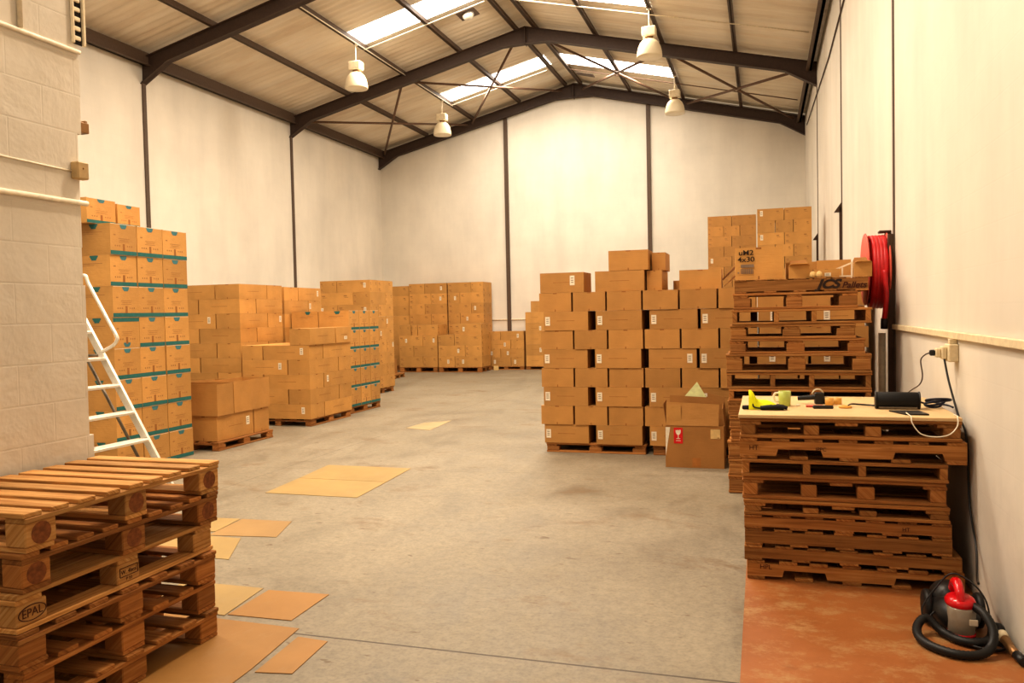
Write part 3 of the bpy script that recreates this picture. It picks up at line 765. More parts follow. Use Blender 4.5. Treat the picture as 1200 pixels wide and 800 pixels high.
base_pallet(-7.04, 12.36, 1.08, 1.06, 'pallet under the low teal banded pile', PI/2)
YT = (11.83, 12.19, 12.55, 12.9)
for L in range(5):
    for c in range(3):
        carton(-7.07, -6.5, YT[c], YT[c+1], PBASE-.002+L*.32, .32, 'teal banded carton, low left pile, %s row from floor, %s column' % (ORD[L+1], rows[c]), 'teal banded cartons, low pile', 'teal', 'card', seed=rnd.randrange(1, 5))
    carton(-7.59, -7.075, YT[0], YT[1], PBASE-.002+L*.32, .32, 'teal banded carton, low left pile, %s row from floor, left end' % ORD[L+1], 'teal banded cartons, low pile', 'teal', 'card', seed=2)
for i, (ya, yb, nl, w) in enumerate(((10.46, 11.62, 9, 'nearer'), (11.67, 12.85, 9, 'farther'))):
    base_pallet(-8.2, (ya+yb)/2, 1.15, 1.14, 'pallet under the %s tall pile against the left side' % w, PI/2)
    pinwheel(-8.8, -7.6, ya, yb, nl, PBASE-.002, .2262-.002*i, 'tan carton, %s tall pile behind stepped pile' % w, 'tan cartons, %s tall left pile' % w, 'soft', 'card', .63, True, True, fp=i+1)
base_pallet(-8.15, 15.23, 1.1, .98, 'pallet under the tall pile beyond the low teal banded pile')
pinwheel(-8.73, -7.58, 14.7, 15.75, 9, PBASE-.002, .249, 'printed tan carton, tall pile beyond low teal pile', 'tan cartons, far tall left pile', 'print', 'card', .66)

# --- far piles by the back wall
def rowpile(x0, x1, y0, d, n, z0, h, name, group, l=.62, mat='card', start=0, style='print', labp=.3):
    LX = x1-x0; a = LX*l
    for L in range(n):
        cuts = [(x0, x0+a), (x0+a, x1)] if (L+start) % 2 == 0 else [(x0, x1-a), (x1-a, x1)]
        for k, (p, q) in enumerate(cuts):
            lb = ('-y', rnd.choice((.3, .6, .75)), .5, .06, .11) if rnd.random() < labp else None
            carton(p, q, y0, y0+d, z0+L*h, h, '%s, %s layer, %s' % (name, ORD[L+1], ('left', 'right')[k]), group, style, mat, lb, gap=.006)
fp_h = .145
for x0, x1, w in ((-9.92, -8.74, 'left'), (-8.72, -7.42, 'right')):
    base_pallet((x0+x1)/2, 21.3, x1-x0-.02, .78, 'pallet under the %s low front stack by the back wall' % w, 0, fp_h)
    rowpile(x0, x1, 20.92, .76, 3, fp_h+.001, .30, 'carton, %s low front stack at back wall' % w, 'cartons, %s low front stack by the back wall' % w, start=0 if w == 'left' else 1)
carton(-9.55, -9.37, 20.98, 21.65, fp_h+.901, .29, 'narrow carton on the left low front stack, middle of three on top', 'cartons on top of the low front stacks', 'print', 'card')
carton(-9.92, -9.56, 20.95, 21.65, fp_h+.901, .29, 'carton on the left low front stack, leftmost of three on top', 'cartons on top of the low front stacks', 'print', 'card')
carton(-9.36, -8.74, 20.98, 21.65, fp_h+.901, .29, 'carton on the left low front stack, right side of its top', 'cartons on top of the low front stacks', 'print', 'card')
carton(-8.25, -7.45, 20.98, 21.65, fp_h+.901, .31, 'pale topped carton on the right low front stack', 'cartons on top of the low front stacks', 'print', 'card', ('-y', .35, .5, .06, .12))
for x0, x1, w in ((-9.95, -8.75, 'left'), (-8.72, -7.63, 'right')):
    base_pallet((x0+x1)/2, 22.12, x1-x0-.02, .76, 'pallet under the %s tall rear stack by the back wall' % w, 0, fp_h)
    rowpile(x0, x1, 21.74, .76, 8, fp_h+.001, .2985, 'carton, %s tall rear stack at back wall' % w, 'cartons, %s tall rear stack by the back wall' % w,   .58 if w == 'left' else .66, 'card', 0 if w == 'left' else 1)
base_pallet(-10.29, 22.12, .6, .74, 'pallet under the narrow column of cartons left of the back stacks', 0, fp_h)
for L in range(8):
    carton(-10.58, -9.96, 21.76, 22.46, fp_h+.001+L*.292, .292, 'carton, narrow column left of back stacks, %s layer' % ORD[L+1], 'cartons, narrow back column', 'print', 'card')
base_pallet(-7.05, 22.2, 1.08, .56, 'pallet under the low four layer stack by the back wall', 0, .1)
rowpile(-7.6, -6.5, 21.92, .58, 4, .101, .249, 'carton, low four layer stack by back column', 'cartons, low four layer back stack', .64, 'card', 0, 'plain', .8)
base_pallet(-5.85, 22.2, 1.2, .56, 'pallet under the back stack half hidden by the carton wall', 0, .1)
for L in range(5):
    carton(-6.45, -5.9, 21.92, 22.5, .101+L*.307, .307, 'carton, back stack half hidden by carton wall, %s layer' % ORD[L+1], 'cartons, half hidden back stack', 'plain', 'card', ('-y', .8, .5, .06, .12) if L in (1, 3) else None)
    carton(-5.89, -5.3, 21.92, 22.5, .101+L*.307, .307, 'inner carton, half hidden back stack, %s layer' % ORD[L+1], 'cartons, half hidden back stack', 'plain', 'card')
carton(-6.29, -5.8, 21.95, 22.5, .101+5*.307, .307, 'single carton on top of the half hidden back stack', 'cartons, half hidden back stack', 'plain', 'card')
# little dark pallet with a carton, left of the back stacks
pallet('A', 1.0, .75, .115, -9.5, 18.95, 0, .1, 'woodD', 'small dark pallet standing alone left of the back stacks', None, 1)
carton(-9.75, -9.2, 18.75, 19.3, .117, .36, 'carton alone on the small dark pallet', None, 'plain', 'card_d', rz=.1)
m = MB(); m.tube(smooth([(-.2, 0, .02), (-.1, .05, .10), (.12, .04, .12), (.2, 0, .03), (.1, -.05, .02), (-.1, -.04, .03)]), .022, n=8)
tag(obj('strap_coil', m.mesh('strap_coil', [M['rubber']]), None, (-9.3, 18.63, .117), (0, 0, .1)), 'black strap coil on the small dark pallet', 'strap')
m = MB(); m.box(-.07, .07, -.03, .03, 0, .12); tag(obj('paper_block', m.mesh('paper_block', [M['cream']]), None, (-7.28, 21.72, .002)), 'small white packet on the floor by the back pallets', 'packet')

# --- far right piles
def brick(x0, x1, y0, n, z0, h, name, group, mat, par):
    LX = x1-x0
    for L in range(n):
        k = 2 if (L+par) % 2 == 0 else 3
        for i in range(k):
            lb = ('-y', .16, .62, .05, .1) if (k == 2 and i == 0 and rnd.random() < .5) else None
            carton(x0+LX*i/k, x0+LX*(i+1)/k, y0, y0+.5, z0+L*h, h, '%s, %s layer, %s' % (name, ORD[L+1], (('left', 'right') if k == 2 else ('left', 'middle', 'right'))[i]), group, 'print', mat, lb, gap=.005)
base_pallet(.385, 15.87, .95, .5, 'pallet under the tallest far right pile')
brick(-.09, .862, 15.6, 15, PBASE-.002, .2212, 'carton, tallest far right pile', 'cartons, tallest far right pile', 'card', 0)
base_pallet(-.62, 18.17, 1.0, .5, 'pallet under the far right pile left of the tallest')
brick(-1.125, -.12, 17.9, 16, PBASE-.002, .2178, 'carton, far pile left of the tallest', 'cartons, far pile left of the tallest', 'card_b', 1)

# --- big carton wall on the right
WY = 8.9; GW = 'cartons of the big carton wall'
for cx, w in ((-1.83, 'left'), (-.63, 'middle'), (.5, 'right')):
    base_pallet(cx, WY+.53, 1.14 if w == 'left' else 1.1, 1.0, 'pallet under the %s end of the big carton wall' % w if w != 'middle' else 'pallet under the middle of the big carton wall')
LH = .2145; Z0 = PBASE-.002
odd = [(-2.41, -1.885), (-1.805, -1.28), (-1.205, -.68), (-.655, -.13), (-.06, .455), (.47, .995)]
ev = [(-2.445, -2.063), (-2.05, -1.672), (-1.66, -1.27), (-1.258, -.87), (-.858, -.462), (-.45, -.06), (-.048, .34), (.352, .74), (.75, 1.03)]
for L in range(8):
    cells = odd if L % 2 == 0 else ev; dep = .39 if L % 2 == 0 else .515
    off = rnd.uniform(-.012, .012)
    for i, (a, b) in enumerate(cells):
        lb = None
        if L % 2 == 0 and i < 6:
            lb = ('-y', .09 if not (i == 2 and L == 4) else .86, .5, .055, .1) if (i < 4) else ('-y', .3, .55, .06, .1)
        if i >= 4: pos = '%s from left behind the pallets' % ORD[i+1]
        else: pos = '%s from left' % ORD[i+1]
        dx = off if b < .9 else 0
        carton(a+dx, b+dx, WY+rnd.uniform(-.008, .01), WY+dep, Z0+L*LH, LH, 'carton, big carton wall, %s layer, %s' % (ORD[L+1], pos), GW, 'plain', 'card_b', lb, seed=rnd.randrange(4), gap=.0045)
    # second row behind
    yb = WY+dep+.02
    for i, (a, b) in enumerate(odd if L % 2 else ev):
        if L == 7 and i > 3: continue
        carton(a, b, yb, yb+(.515 if L % 2 == 0 else .39), Z0+L*LH, LH, 'carton, rear row of big carton wall, %s layer, %s from left' % (ORD[L+1], ORD[i+1]), 'cartons of the rear row of the big carton wall', 'plain', 'card_d', None, gap=.0045)
zt9 = Z0+8*LH
GT = 'cartons on top of the big carton wall'
carton(-2.44, -1.92, 8.91, 9.33, zt9, .228, 'carton on top of the big carton wall at its left end', GT, 'plain', 'card_b', ('-y', .74, .6, .055, .11), rz=0)
carton(-1.805, -1.245, 8.93, 9.34, zt9, .228, 'long carton on top of the big carton wall under the highest one', GT, 'plain', 'card_b', rz=0)
carton(-1.235, -1.06, 9.0, 9.6, zt9, .222, 'narrow carton beside the long one on the big carton wall', GT, 'plain', 'card_b', rz=0)
carton(-1.65, -1.2, 8.94, 9.33, zt9+.23, .222, 'highest carton of the big carton wall', GT, 'plain', 'card_b', rz=0)
carton(-1.19, -1.03, 9.1, 9.55, zt9+.224, .20, 'narrow carton right of the highest one on the big carton wall', GT, 'plain', 'card_b', rz=0)
carton(-.99, -.83, 9.44, 9.85, zt9+.001, .115, 'small carton at the back top of the big carton wall', GT, 'print', 'card', rz=0)
o = carton(-.885, -.425, 9.06, 9.42, zt9, .215, 'pale carton on top of the big carton wall, right of the highest', GT, 'big', 'card', rz=.0)
m = MB(); m.quad([(-.0, -.16, 0), (.13, -.2, .13), (.15, .1, .14), (0, .14, .0)]); m.quad([(.02, -.18, -.08), (.15, -.22, .05), (.16, .1, .05), (.0, .14, -.07)])
obj('open_flap', m.mesh('open_flap', [M['card_in']]), o, (.232, 0, .10))

# --- big open carton in front
def flap(parent, pts, mat='card_d', name='flap', th=.005):
    m = MB(); P = [Vector(p) for p in pts]; n = (P[1]-P[0]).cross(P[2]-P[0]).normalized()*th
    b = len(m.v); k = len(P); m.v += P+[p+n for p in P]
    m.face(list(range(b, b+k))[::-1]); m.face(list(range(b+k, b+2*k)))
    for i in range(k): m.face([b+i, b+(i+1) % k, b+k+(i+1) % k, b+k+i])
    return obj(name, m.mesh(name, [M[mat]]), parent)
OX0, OX1, OY0, OY1, OH = -.965, -.385, 8.265, 8.76, .43
o = carton(OX0, OX1, OY0, OY1, .001, OH, 'big worn open carton with a red sticker on the floor before the carton wall', None, 'open', 'card_d', rz=0, gap=0, tape=[('-y', .46, .60, .03, .24)])
hw, hd = (OX1-OX0)/2, (OY1-OY0)/2
f1 = flap(o, [(-hw+.01, -hd, OH-.003), (hw-.05, -hd, OH-.003), (hw-.045, -hd+.035, OH+.215), (-hw+.012, -hd+.02, OH+.235)], 'card_b')
m = MB(); m.box(-hw+.02, -hw+.16, -hd-.004, -hd+.0, OH+.02, OH+.21, c=.0005); obj('tape_patch', m.mesh('tape_patch', [M['card']]), f1, (0, .007, 0))
flap(o, [(-hw+.02, hd, OH), (hw, hd, OH), (hw-.01, hd+.03, OH+.24), (-hw+.02, hd+.03, OH+.24)])
flap(o, [(hw, -hd+.02, OH), (hw, hd, OH), (hw-.03, hd, OH+.2), (hw-.015, -hd+.03, OH+.17)], 'card_d')
flap(o, [(-hw, hd-.02, OH), (-hw, -hd+.1, OH), (-hw-.03, -hd+.12, OH+.2), (-hw-.04, hd-.02, OH+.21)], 'card_d')
m = MB(); m.box(-hw+.085, -hw+.175, -hd-.0035, -hd-.001, .245, .405, c=.0005); lb = obj('fragile_label', m.mesh('fragile_label', [M['red']]), o); lb['label'] = 'red fragile sticker with a white broken glass symbol'
m = MB(); cx, cz, yy = -hw+.13, .335, -hd-.0042
def fl(poly): m.quad([(cx+a, yy, cz+b) for a, b in poly])
fl([(-.026, .05), (-.014, .042), (-.004, .052), (.006, .042), (.014, .052), (.026, .048), (.024, .02), (.014, .004), (.004, -.004), (-.004, -.004), (-.014, .004), (-.024, .02)]); fl([(-.004, -.004), (.004, -.004), (.004, -.036), (-.004, -.036)]); fl([(-.02, -.036), (.02, -.036), (.02, -.043), (-.02, -.043)]); fl([(-.024, -.058), (.024, -.058), (.024, -.064), (-.024, -.064)])
obj('broken_glass_symbol', m.mesh('broken_glass_symbol', [M['white']]), lb)
m = MB(); m.box(hw-.13, hw-.035, -hd-.0035, -hd-.001, .30, .395, c=.0005); m.box(hw-.065, hw-.045, -hd-.0042, -hd-.003, .305, .315, c=.0003, mi=1); obj('paper_label', m.mesh('paper_label', [M['cream'], M['print']]), o)
m = MB(); m.quad([(-hw+.003, -hd-.002, .41), (-hw+.05, -hd-.002, .41), (-hw+.003, -hd-.002, .12)]); obj('torn_label', m.mesh('torn_label', [M['white']]), o)
def sheetp(name, pts, mat, label, cat, th=.004):
    m = MB(); P = [Vector(p) for p in pts]; n = (P[1]-P[0]).cross(P[2]-P[0]).normalized()*th; k = len(P)
    m.v += P+[p+n for p in P]; m.face(list(range(k))[::-1]); m.face(list(range(k, 2*k)))
    for i in range(k): m.face([i, (i+1) % k, k+(i+1) % k, k+i])
    return tag(obj(name, m.mesh(name, [M[mat]])), label, cat)
sheetp('paper_sheet', [(-.86, 8.47, .62), (-.66, 8.49, .855), (-.52, 8.47, .62), (-.60, 8.43, .2), (-.78, 8.43, .2)], 'paper', 'pale green paper sheet poking out of the worn open carton', 'paper')
sheetp('cardboard_sheet', [(-.93, 8.38, .03), (-.50, 8.40, .03), (-.50, 8.42, .70), (-.93, 8.40, .725)], 'card_d', 'flattened cardboard standing in the front of the worn open carton', 'cardboard')
sheetp('cardboard_sheet', [(-.60, 8.56, .03), (-.41, 8.56, .03), (-.40, 8.60, .69), (-.56, 8.60, .73)], 'card_d', 'flattened cardboard piece at the right inside the worn open carton', 'cardboard')

# --- carton and scraps on the tall pallet stack
o = carton(-.235, .16, 7.36, 7.72, BZ, .285, 'carton printed uM2 4x30 on top of the tall pallet stack', None, 'plain', 'card', rz=.03, seed=0, gap=0)
me = text_mesh('uM2', .062, M['ink'], 'printed_text', 0, 1.15, .0008); a = obj('printed_text', me, o, (-.105, -.1865, .238), (PI/2, 0, 0))
obj('printed_size', text_mesh('4x30', .062, M['ink'], 'printed_size', 0, 1.15, .0008), a, (.0, -.058, 0))
m = MB(); m.quad([(-.15, -.187, .11), (-.04, -.187, .11), (-.04, -.187, .138), (-.15, -.187, .138)])
for k in range(9): m.quad([(-.15+.012*k, -.187, .055), (-.143+.012*k, -.187, .055), (-.143+.012*k, -.187, .10), (-.15+.012*k, -.187, .10)])
m.quad([(-.178, -.187, .06), (-.163, -.187, .06), (-.163, -.187, .072), (-.178, -.187, .072)])
obj('printed_barcode', m.mesh('printed_barcode', [M['greyp']]), o)
def tray(x, y, w, d, h, label, rz=0, flaps=True):
    o = carton(x-w/2, x+w/2, y-d/2, y+d/2, BZ, h, label, 'opened cartons on the tall pallet stack', 'open', 'card', rz=rz, gap=0, seed=1)
    if flaps:
        flap(o, [(-w/2, -d/2, h), (w/2, -d/2, h), (w/2-.02, -d/2-.05, h+.012), (-w/2+.02, -d/2-.05, h+.012)], 'card')
        flap(o, [(-w/2, d/2, h), (w/2, d/2, h), (w/2-.02, d/2+.02, h+.05), (-w/2+.02, d/2+.02, h+.05)], 'card_in')
    return o
tray(.30, 7.42, .17, .22, .115, 'opened carton with folded lip beside the printed carton')
tray(.33, 7.78, .26, .22, .16, 'opened carton behind the folded lip one on the pallets', flaps=False)
tray(.60, 7.75, .28, .24, .165, 'square opened carton at rear centre on top of the pallets', flaps=False)
carton(.41, .62, 7.30, 7.5, BZ, .075, 'low flat carton with pale tape at front on the pallets', 'opened cartons on the tall pallet stack', 'plain', 'card', ('-y', .55, .35, .05, .03), rz=0)
t = thing('divider_insert', 'slatted cardboard divider with a sloping pale top edge on the pallets', 'divider', (.665, 7.32, BZ))
m = MB(); m.box(-.10, .06, -.005, .005, 0, .014, c=.001); m.box(-.10, -.088, -.006, .006, .014, .045, c=.001); m.box(-.03, -.018, -.006, .006, .014, .08, c=.001); m.box(.048, .06, -.006, .006, .014, .115, c=.001)
obj('uprights', m.mesh('uprights', [M['lip']]), t)
m = MB(); m.prism([(-.11, .045), (.06, .115), (.06, .130), (-.11, .06)], -.008, .008); obj('sloping_edge', m.mesh('sloping_edge', [M['lip']]), t)
tray(.80, 7.38, .135, .2, .118, 'small opened carton at the right end on top of the pallets')
m = MB(); m.lathe([(.02, 0), (.028, .02), (.022, .045), (.006, .055)], n=12); me = m.mesh('paper_wad', [M['cream']])
for i, (x, y) in enumerate(((.405, 7.26), (.455, 7.25))): tag(obj('paper_wad', me, None, (x, y, BZ)), 'crumpled pale paper wad on the tall pallet stack, %s one' % ('left', 'right')[i], 'paper', 'paper wads')

# ------------------------------------------------------------------ ladder
t = thing('step_ladder', 'aluminium ladder with handrail leaning beside the tall teal banded pile', 'ladder', (-5.03, 5.6, 0))
def lad(z): return -.605*z
for k, y in enumerate((-.335, .335)):
    m = MB(); m.prism([(lad(0)-.035, 0), (lad(0)+.04, 0), (lad(2.05)+.04, 2.05), (lad(2.05)-.035, 2.05)], y-.014, y+.014, 'xz'); obj('rail', m.mesh('rail', [M['alu']]), t)
    m = MB(); m.tube([(lad(.3)-.17, y*.93, .3), (lad(1.3)-.17, y*.93, 1.3)], .014, n=6); m.tube([(lad(.3)-.17, y*.93, .3), (lad(.3)-.03, y*.96, .3)], .012, n=6); m.tube([(lad(1.3)-.17, y*.93, 1.3), (lad(1.3)-.03, y*.96, 1.3)], .012, n=6); obj('brace', m.mesh('brace', [M['alu_d']]), t)  # braces are made up: tubes added along a dark line beside the rails
for i in range(8):
    z = .04+.245*i
    m = MB(); m.box(lad(z)-.085, lad(z)+.045, -.32, .32, z-.012, z+.012, c=.003)
    for q in range(4): m.box(lad(z)-.075+q*.03, lad(z)-.06+q*.03, -.318, .318, z+.0125, z+.017, c=.001)
    obj('tread', m.mesh('tread', [M['alu']]), t)
m = MB(); m.tube(smooth([(lad(2.0)+.02, .335, 1.98), (-.96, .335, 2.04), (-.90, .335, 1.95), (-.70, .335, 1.62), (-.61, .335, 1.475), (-.61, .335, 1.43), (-.66, .335, 1.385), (-.80, .335, 1.325)], 8), .016, n=8); obj('handrail', m.mesh('handrail', [M['alu']]), t)

# ------------------------------------------------------------------ right wall fittings
m = MB(); m.box(XR-.03, XR, -1.5, 8.1, 1.395, 1.438, c=.004); tag(obj('cable_trunking', m.mesh('cable_trunking', [M['socket']])), 'cream cable trunking running along the right wall', 'trunking')
t = thing('wall_socket', 'ivory double socket under the trunking with a plugged adapter', 'socket', (XR, 5.33, 1.31))
m = MB(); m.box(-.055, 0, -.055, .075, -.05, .055, c=.006); m.box(-.045, -.002, -.02, .02, .055, .085, c=.003); obj('back_box', m.mesh('back_box', [M['socket']]), t)
m = MB(); m.box(-.085, -.055, -.02, .05, -.035, .04, c=.006); m.box(-.115, -.085, -.01, .04, -.025, .03, c=.006); obj('adapter', m.mesh('adapter', [M['socket']]), t)
m = MB(); m.box(-.145, -.115, 0, .03, -.015, .02, c=.006); obj('plug', m.mesh('plug', [M['black']]), t)
tube_thing('power_cable', 'thin cable curling from the wall plug down behind the desk', 'cable', [(.952, 5.345, 1.312), (.938, 5.42, 1.295), (.929, 5.5, 1.255), (.947, 5.55, 1.16), (.94, 5.6, 1.1), (.923, 5.8, 1.043), (.897, 5.95, DZ+.006)], .004, M['steel'], 6, None, True)
tube_thing('power_cable', 'straight black cable dropping from the socket to the desk', 'cable', [(XR-.07, 5.33, 1.29), (XR-.06, 5.25, 1.15), (XR-.038, 5.12, DZ-.01), (XR-.012, 5.05, .85), (XR-.012, 4.98, .5), (XR-.02, 4.8, .3), (XR-.06, 4.6, .2), (1.0, 4.42, .22)], .006, M['black'], 6, None, True)
# white downpipe and hose reel
tube_thing('drain_pipe', 'white vertical pipe behind the tall pallet stack', 'pipe', [(1.0, 7.75, 0), (1.0, 7.75, 1.36)], .03, M['conduit'], 12)
t = thing('hose_reel', 'red hose reel mounted on the right wall above the pallets', 'hose reel', (.975, 7.9, 1.93))
RY = Matrix.Rotation(PI/2, 4, 'Y')
for x in (-.10, .072):
    m = MB(); m.lathe([(.10, 0), (.315, 0), (.325, .008), (.315, .014), (.10, .014), (.10, 0)], n=40, M4=Matrix.Translation((x, 0, 0)) @ RY, cap=False); obj('reel_disc', m.mesh('reel_disc', [M['hosed']]), t)
m = MB(); m.lathe([(.11, 0), (.11, .17)], n=24, M4=Matrix.Translation((-.095, 0, 0)) @ RY); obj('drum', m.mesh('drum', [M['hosed']]), t)
m = MB(); pts = []
for layer, (r0, n) in enumerate(((.17, 4), (.225, 4), (.28, 4))):
    for i in range(n*26+1):
        a = 2*PI*i/26; q = i/26/n; x = -.06+.11*(q if layer % 2 == 0 else 1-q)
        sag = .05*max(0, -math.cos(a))*(1 if layer == 2 else .3)
        pts.append((x, r0*math.sin(a), r0*math.cos(a)-sag))
m.tube(pts, .026, n=8); m.tube(smooth([(.03, -.30, -.02), (.04, -.32, -.22), (.035, -.3, -.36), (.03, -.27, -.44)]), .022, n=8); obj('hose', m.mesh('hose', [M['hose']]), t)
m = MB(); m.tube([(.03, -.27, -.44), (.028, -.262, -.53)], .03, n=10); obj('nozzle', m.mesh('nozzle', [M['black']]), t)
m = MB(); m.tube([(-.11, 0, 0), (.118, 0, 0)], .028, n=10); m.box(.09, .118, -.04, .04, -.45, .32, c=.006); m.box(.02, .118, -.05, .05, .32, .34, c=.004); obj('bracket', m.mesh('bracket', [M['darkstain']]), t)

# ------------------------------------------------------------------ desk items
t = thing('coffee_mug', 'green printed mug with white handle on the plywood desk', 'mug', (.125, 5.37, DZ))
m = MB(); m.lathe([(.033, 0), (.036, .004), (.038, .095), (.035, .095), (.033, .008)], n=24, cap=False); m.lathe([(.0, .001), (.034, .001)], n=24, cap=False); m.lathe([(.0, .008), (.034, .008)], n=24, cap=False); obj('cup', m.mesh('cup', [M['mugg']]), t)
m = MB(); m.tube(smooth([(-.036, 0, .082), (-.058, 0, .078), (-.066, 0, .055), (-.056, 0, .03), (-.036, 0, .022)]), .0065, n=8); obj('handle', m.mesh('handle', [M['mugw']]), t)
t = thing('work_glove', 'crumpled fluorescent yellow and black glove at the desk left end', 'glove', (.0, 5.2, DZ))
m = MB(); NX, NYy = 22, 9
def cloth(m, x0, x1, wy, hfun, mi=0):
    b = len(m.v)
    for i in range(NX+1):
        for k in range(NYy+1):
            u, v = i/NX, k/NYy; e = math.sin(PI*v)**.6
            m.v.append(Vector((x0+(x1-x0)*u, wy*(v-.5)*(1-.35*u), .002+e*hfun(u)*(1+.25*math.sin(9*u+5*v)))))
    for i in range(NX):
        for k in range(NYy):
            a = b+i*(NYy+1)+k; m.face([a, a+NYy+1, a+NYy+2, a+1], mi, sm=True)
cloth(m, -.09, .11, .13, lambda u: .045*math.exp(-((u-.1)/.16)**2)+.052*(1-u)**.8+.014)
obj('palm', m.mesh('palm', [M['hivis']]), t)
m = MB()
for k, (y, l) in enumerate(((-.055, .115), (-.035, .135), (-.012, .13), (.012, .11))):
    m.tube(smooth([(-.02, y*.5-.04, .012), (.03, y*.6-.045, .018), (l*.75, y*.6-.04+.01*k, .02), (l, y*.6-.035, .013)]), .0115, n=8)
m.tube(smooth([(-.07, -.04, .012), (-.10, -.045, .014), (-.125, -.035, .012)]), .013, n=8)
obj('fingers', m.mesh('fingers', [M['blackm']]), t)
m = MB(); m.tube(smooth([(-.075, -.02, .07), (-.068, -.045, .045), (-.06, -.06, .02), (-.03, -.066, .012), (.02, -.062, .012)]), .005, n=6); obj('piping', m.mesh('piping', [M['blackm']]), t)
t = thing('tape_dispenser', 'black tape dispenser gun lying in the middle of the desk', 'tape dispenser', (.33, 5.50, DZ), .1)
m = MB(); m.tube(smooth([(-.12, .02, .035), (-.06, .01, .04), (0, 0, .045), (.03, 0, .03), (.09, 0, .018)]), lambda s: .014+.008*s, n=8); m.box(-.02, .035, -.025, .025, 0.0, .075, c=.006); m.box(.03, .11, -.02, .02, 0, .022, c=.005); obj('body', m.mesh('body', [M['black']]), t)
m = MB(); m.tube([(.005+.033*math.cos(a*PI/10), .03, .06+.033*math.sin(a*PI/10)) for a in range(11)], .005, n=6); obj('guard', m.mesh('guard', [M['socket']]), t)
for i, (x, z, y) in enumerate(((.395, 0, 5.44), (.447, 0, 5.50))):
    m = MB(); m.lathe([(.014, 0), (.026, 0), (.026, .048-.006*i), (.014, .048-.006*i), (.014, 0)], n=20, cap=False)
    tag(obj('tape_roll', m.mesh('tape_roll', [M['yell']]), None, (x, y, DZ)), 'tan tape roll standing by the dispenser, %s one' % ('left', 'right')[i], 'tape', 'tape rolls on the desk')
m = MB(); m.box(-.06, .06, -.012, .012, 0, .02, c=.006); tag(obj('marker_pen', m.mesh('marker_pen', [M['black']]), None, (.345, 5.25, DZ), (0, 0, .05)), 'thick black marker lying in front of the tape dispenser', 'marker')
m = MB(); m.tube([(-.05, 0, .008), (.03, .0, .008)], .008, n=8); m.tube([(.03, 0, .008), (.045, 0, .008)], .009, n=8); tag(obj('utility_knife', m.mesh('utility_knife', [M['hosed']]), None, (.30, 5.31, DZ), (0, 0, -.1)), 'slim brownish red knife beside the marker', 'knife')
m = MB(); m.lathe([(.010, 0), (.013, .006), (.010, .012)], n=10); tag(obj('bottle_cap', m.mesh('bottle_cap', [M['mugw']]), None, (.205, 5.36, DZ)), 'tiny cream cap left of the knife', 'cap')
t = thing('cable_loop', 'brown cable ring on the desk with a black lead to the speaker', 'cable', (.475, 5.30, DZ))
m = MB(); m.tube([(.032*math.cos(a*PI/12), .026*math.sin(a*PI/12), .008) for a in range(24)], .0075, n=8, closed=True); obj('ring', m.mesh('ring', [M['yell']]), t)
m = MB(); m.tube(smooth([(.02, .012, .014), (.045, .08, .016), (.09, .10, .012), (.14, .09, .01), (.17, .05, .012)]), .0055, n=8); obj('lead', m.mesh('lead', [M['black']]), t)
t = thing('portable_speaker', 'black cylindrical speaker lying on the right of the desk', 'speaker', (.765, 5.3, DZ), -.04)
RX = Matrix.Rotation(PI/2, 4, 'Y')
m = MB(); m.lathe([(.045, -.118), (.05, -.112), (.05, .112), (.045, .118)], n=28, M4=Matrix.Translation((0, 0, .051)) @ RX); obj('speaker_body', m.mesh('speaker_body', [M['blackm']]), t)
for x in (-.122, .116):
    m = MB(); m.lathe([(.035, 0), (.053, 0), (.053, .008), (.035, .008)], n=28, M4=Matrix.Translation((x, 0, .052)) @ RX); obj('end_ring', m.mesh('end_ring', [M['black']]), t)
m = MB(); m.box(-.105, .105, -.05, -.044, .006, .016, c=.002); obj('base_strip', m.mesh('base_strip', [M['alu_d']]), t)
m = MB(); m.prism([(-.10, .10), (.06, .10), (.085, -.06), (-.035, -.06)], 0.0005, .009, 'xy'); tag(obj('tablet_phone', m.mesh('tablet_phone', [M['black']]), None, (.80, 5.05, DZ)), 'flat black tablet at the front edge of the desk', 'tablet')
tube_thing('charging_cable', 'white charging cable drooping over the desk front edge', 'cable', [(.77, 5.005, DZ+.012), (.775, 4.93, DZ+.008), (.777, FY-.012, DZ+.004), (.78, FY-.03, DZ-.03), (.82, FY-.04, DZ-.085), (.89, FY-.045, DZ-.10), (.96, FY-.045, DZ-.085), (1.0, FY-.035, DZ-.04), (1.006, FY-.016, DZ+.004), (1.01, FY+.02, DZ+.009), (1.012, 5.0, DZ+.006)], .0035, M['mugw'], 6, None, True)
m = MB()
for k in range(4):
    r = .035+.006*k; m.tube([(r*1.3*math.cos(a*PI/10)+.01*k, r*math.sin(a*PI/10)*.8, .012+.009*k+.012*math.sin(a*PI/10+k)) for a in range(20)], .0065, n=6, closed=True)
m.tube(smooth([(.03, -.03, .02), (.07, -.07, .015), (.085, -.12, .01)]), .006, n=6); m.tube(smooth([(-.05, 0, .02), (-.08, -.01, .03), (-.095, -.01, .04)]), .006, n=6)
tag(obj('cable_bundle', m.mesh('cable_bundle', [M['navy']]), None, (.972, 5.37, DZ+.008)), 'dark cable bundle at the right end of the desk beside the speaker', 'cable')

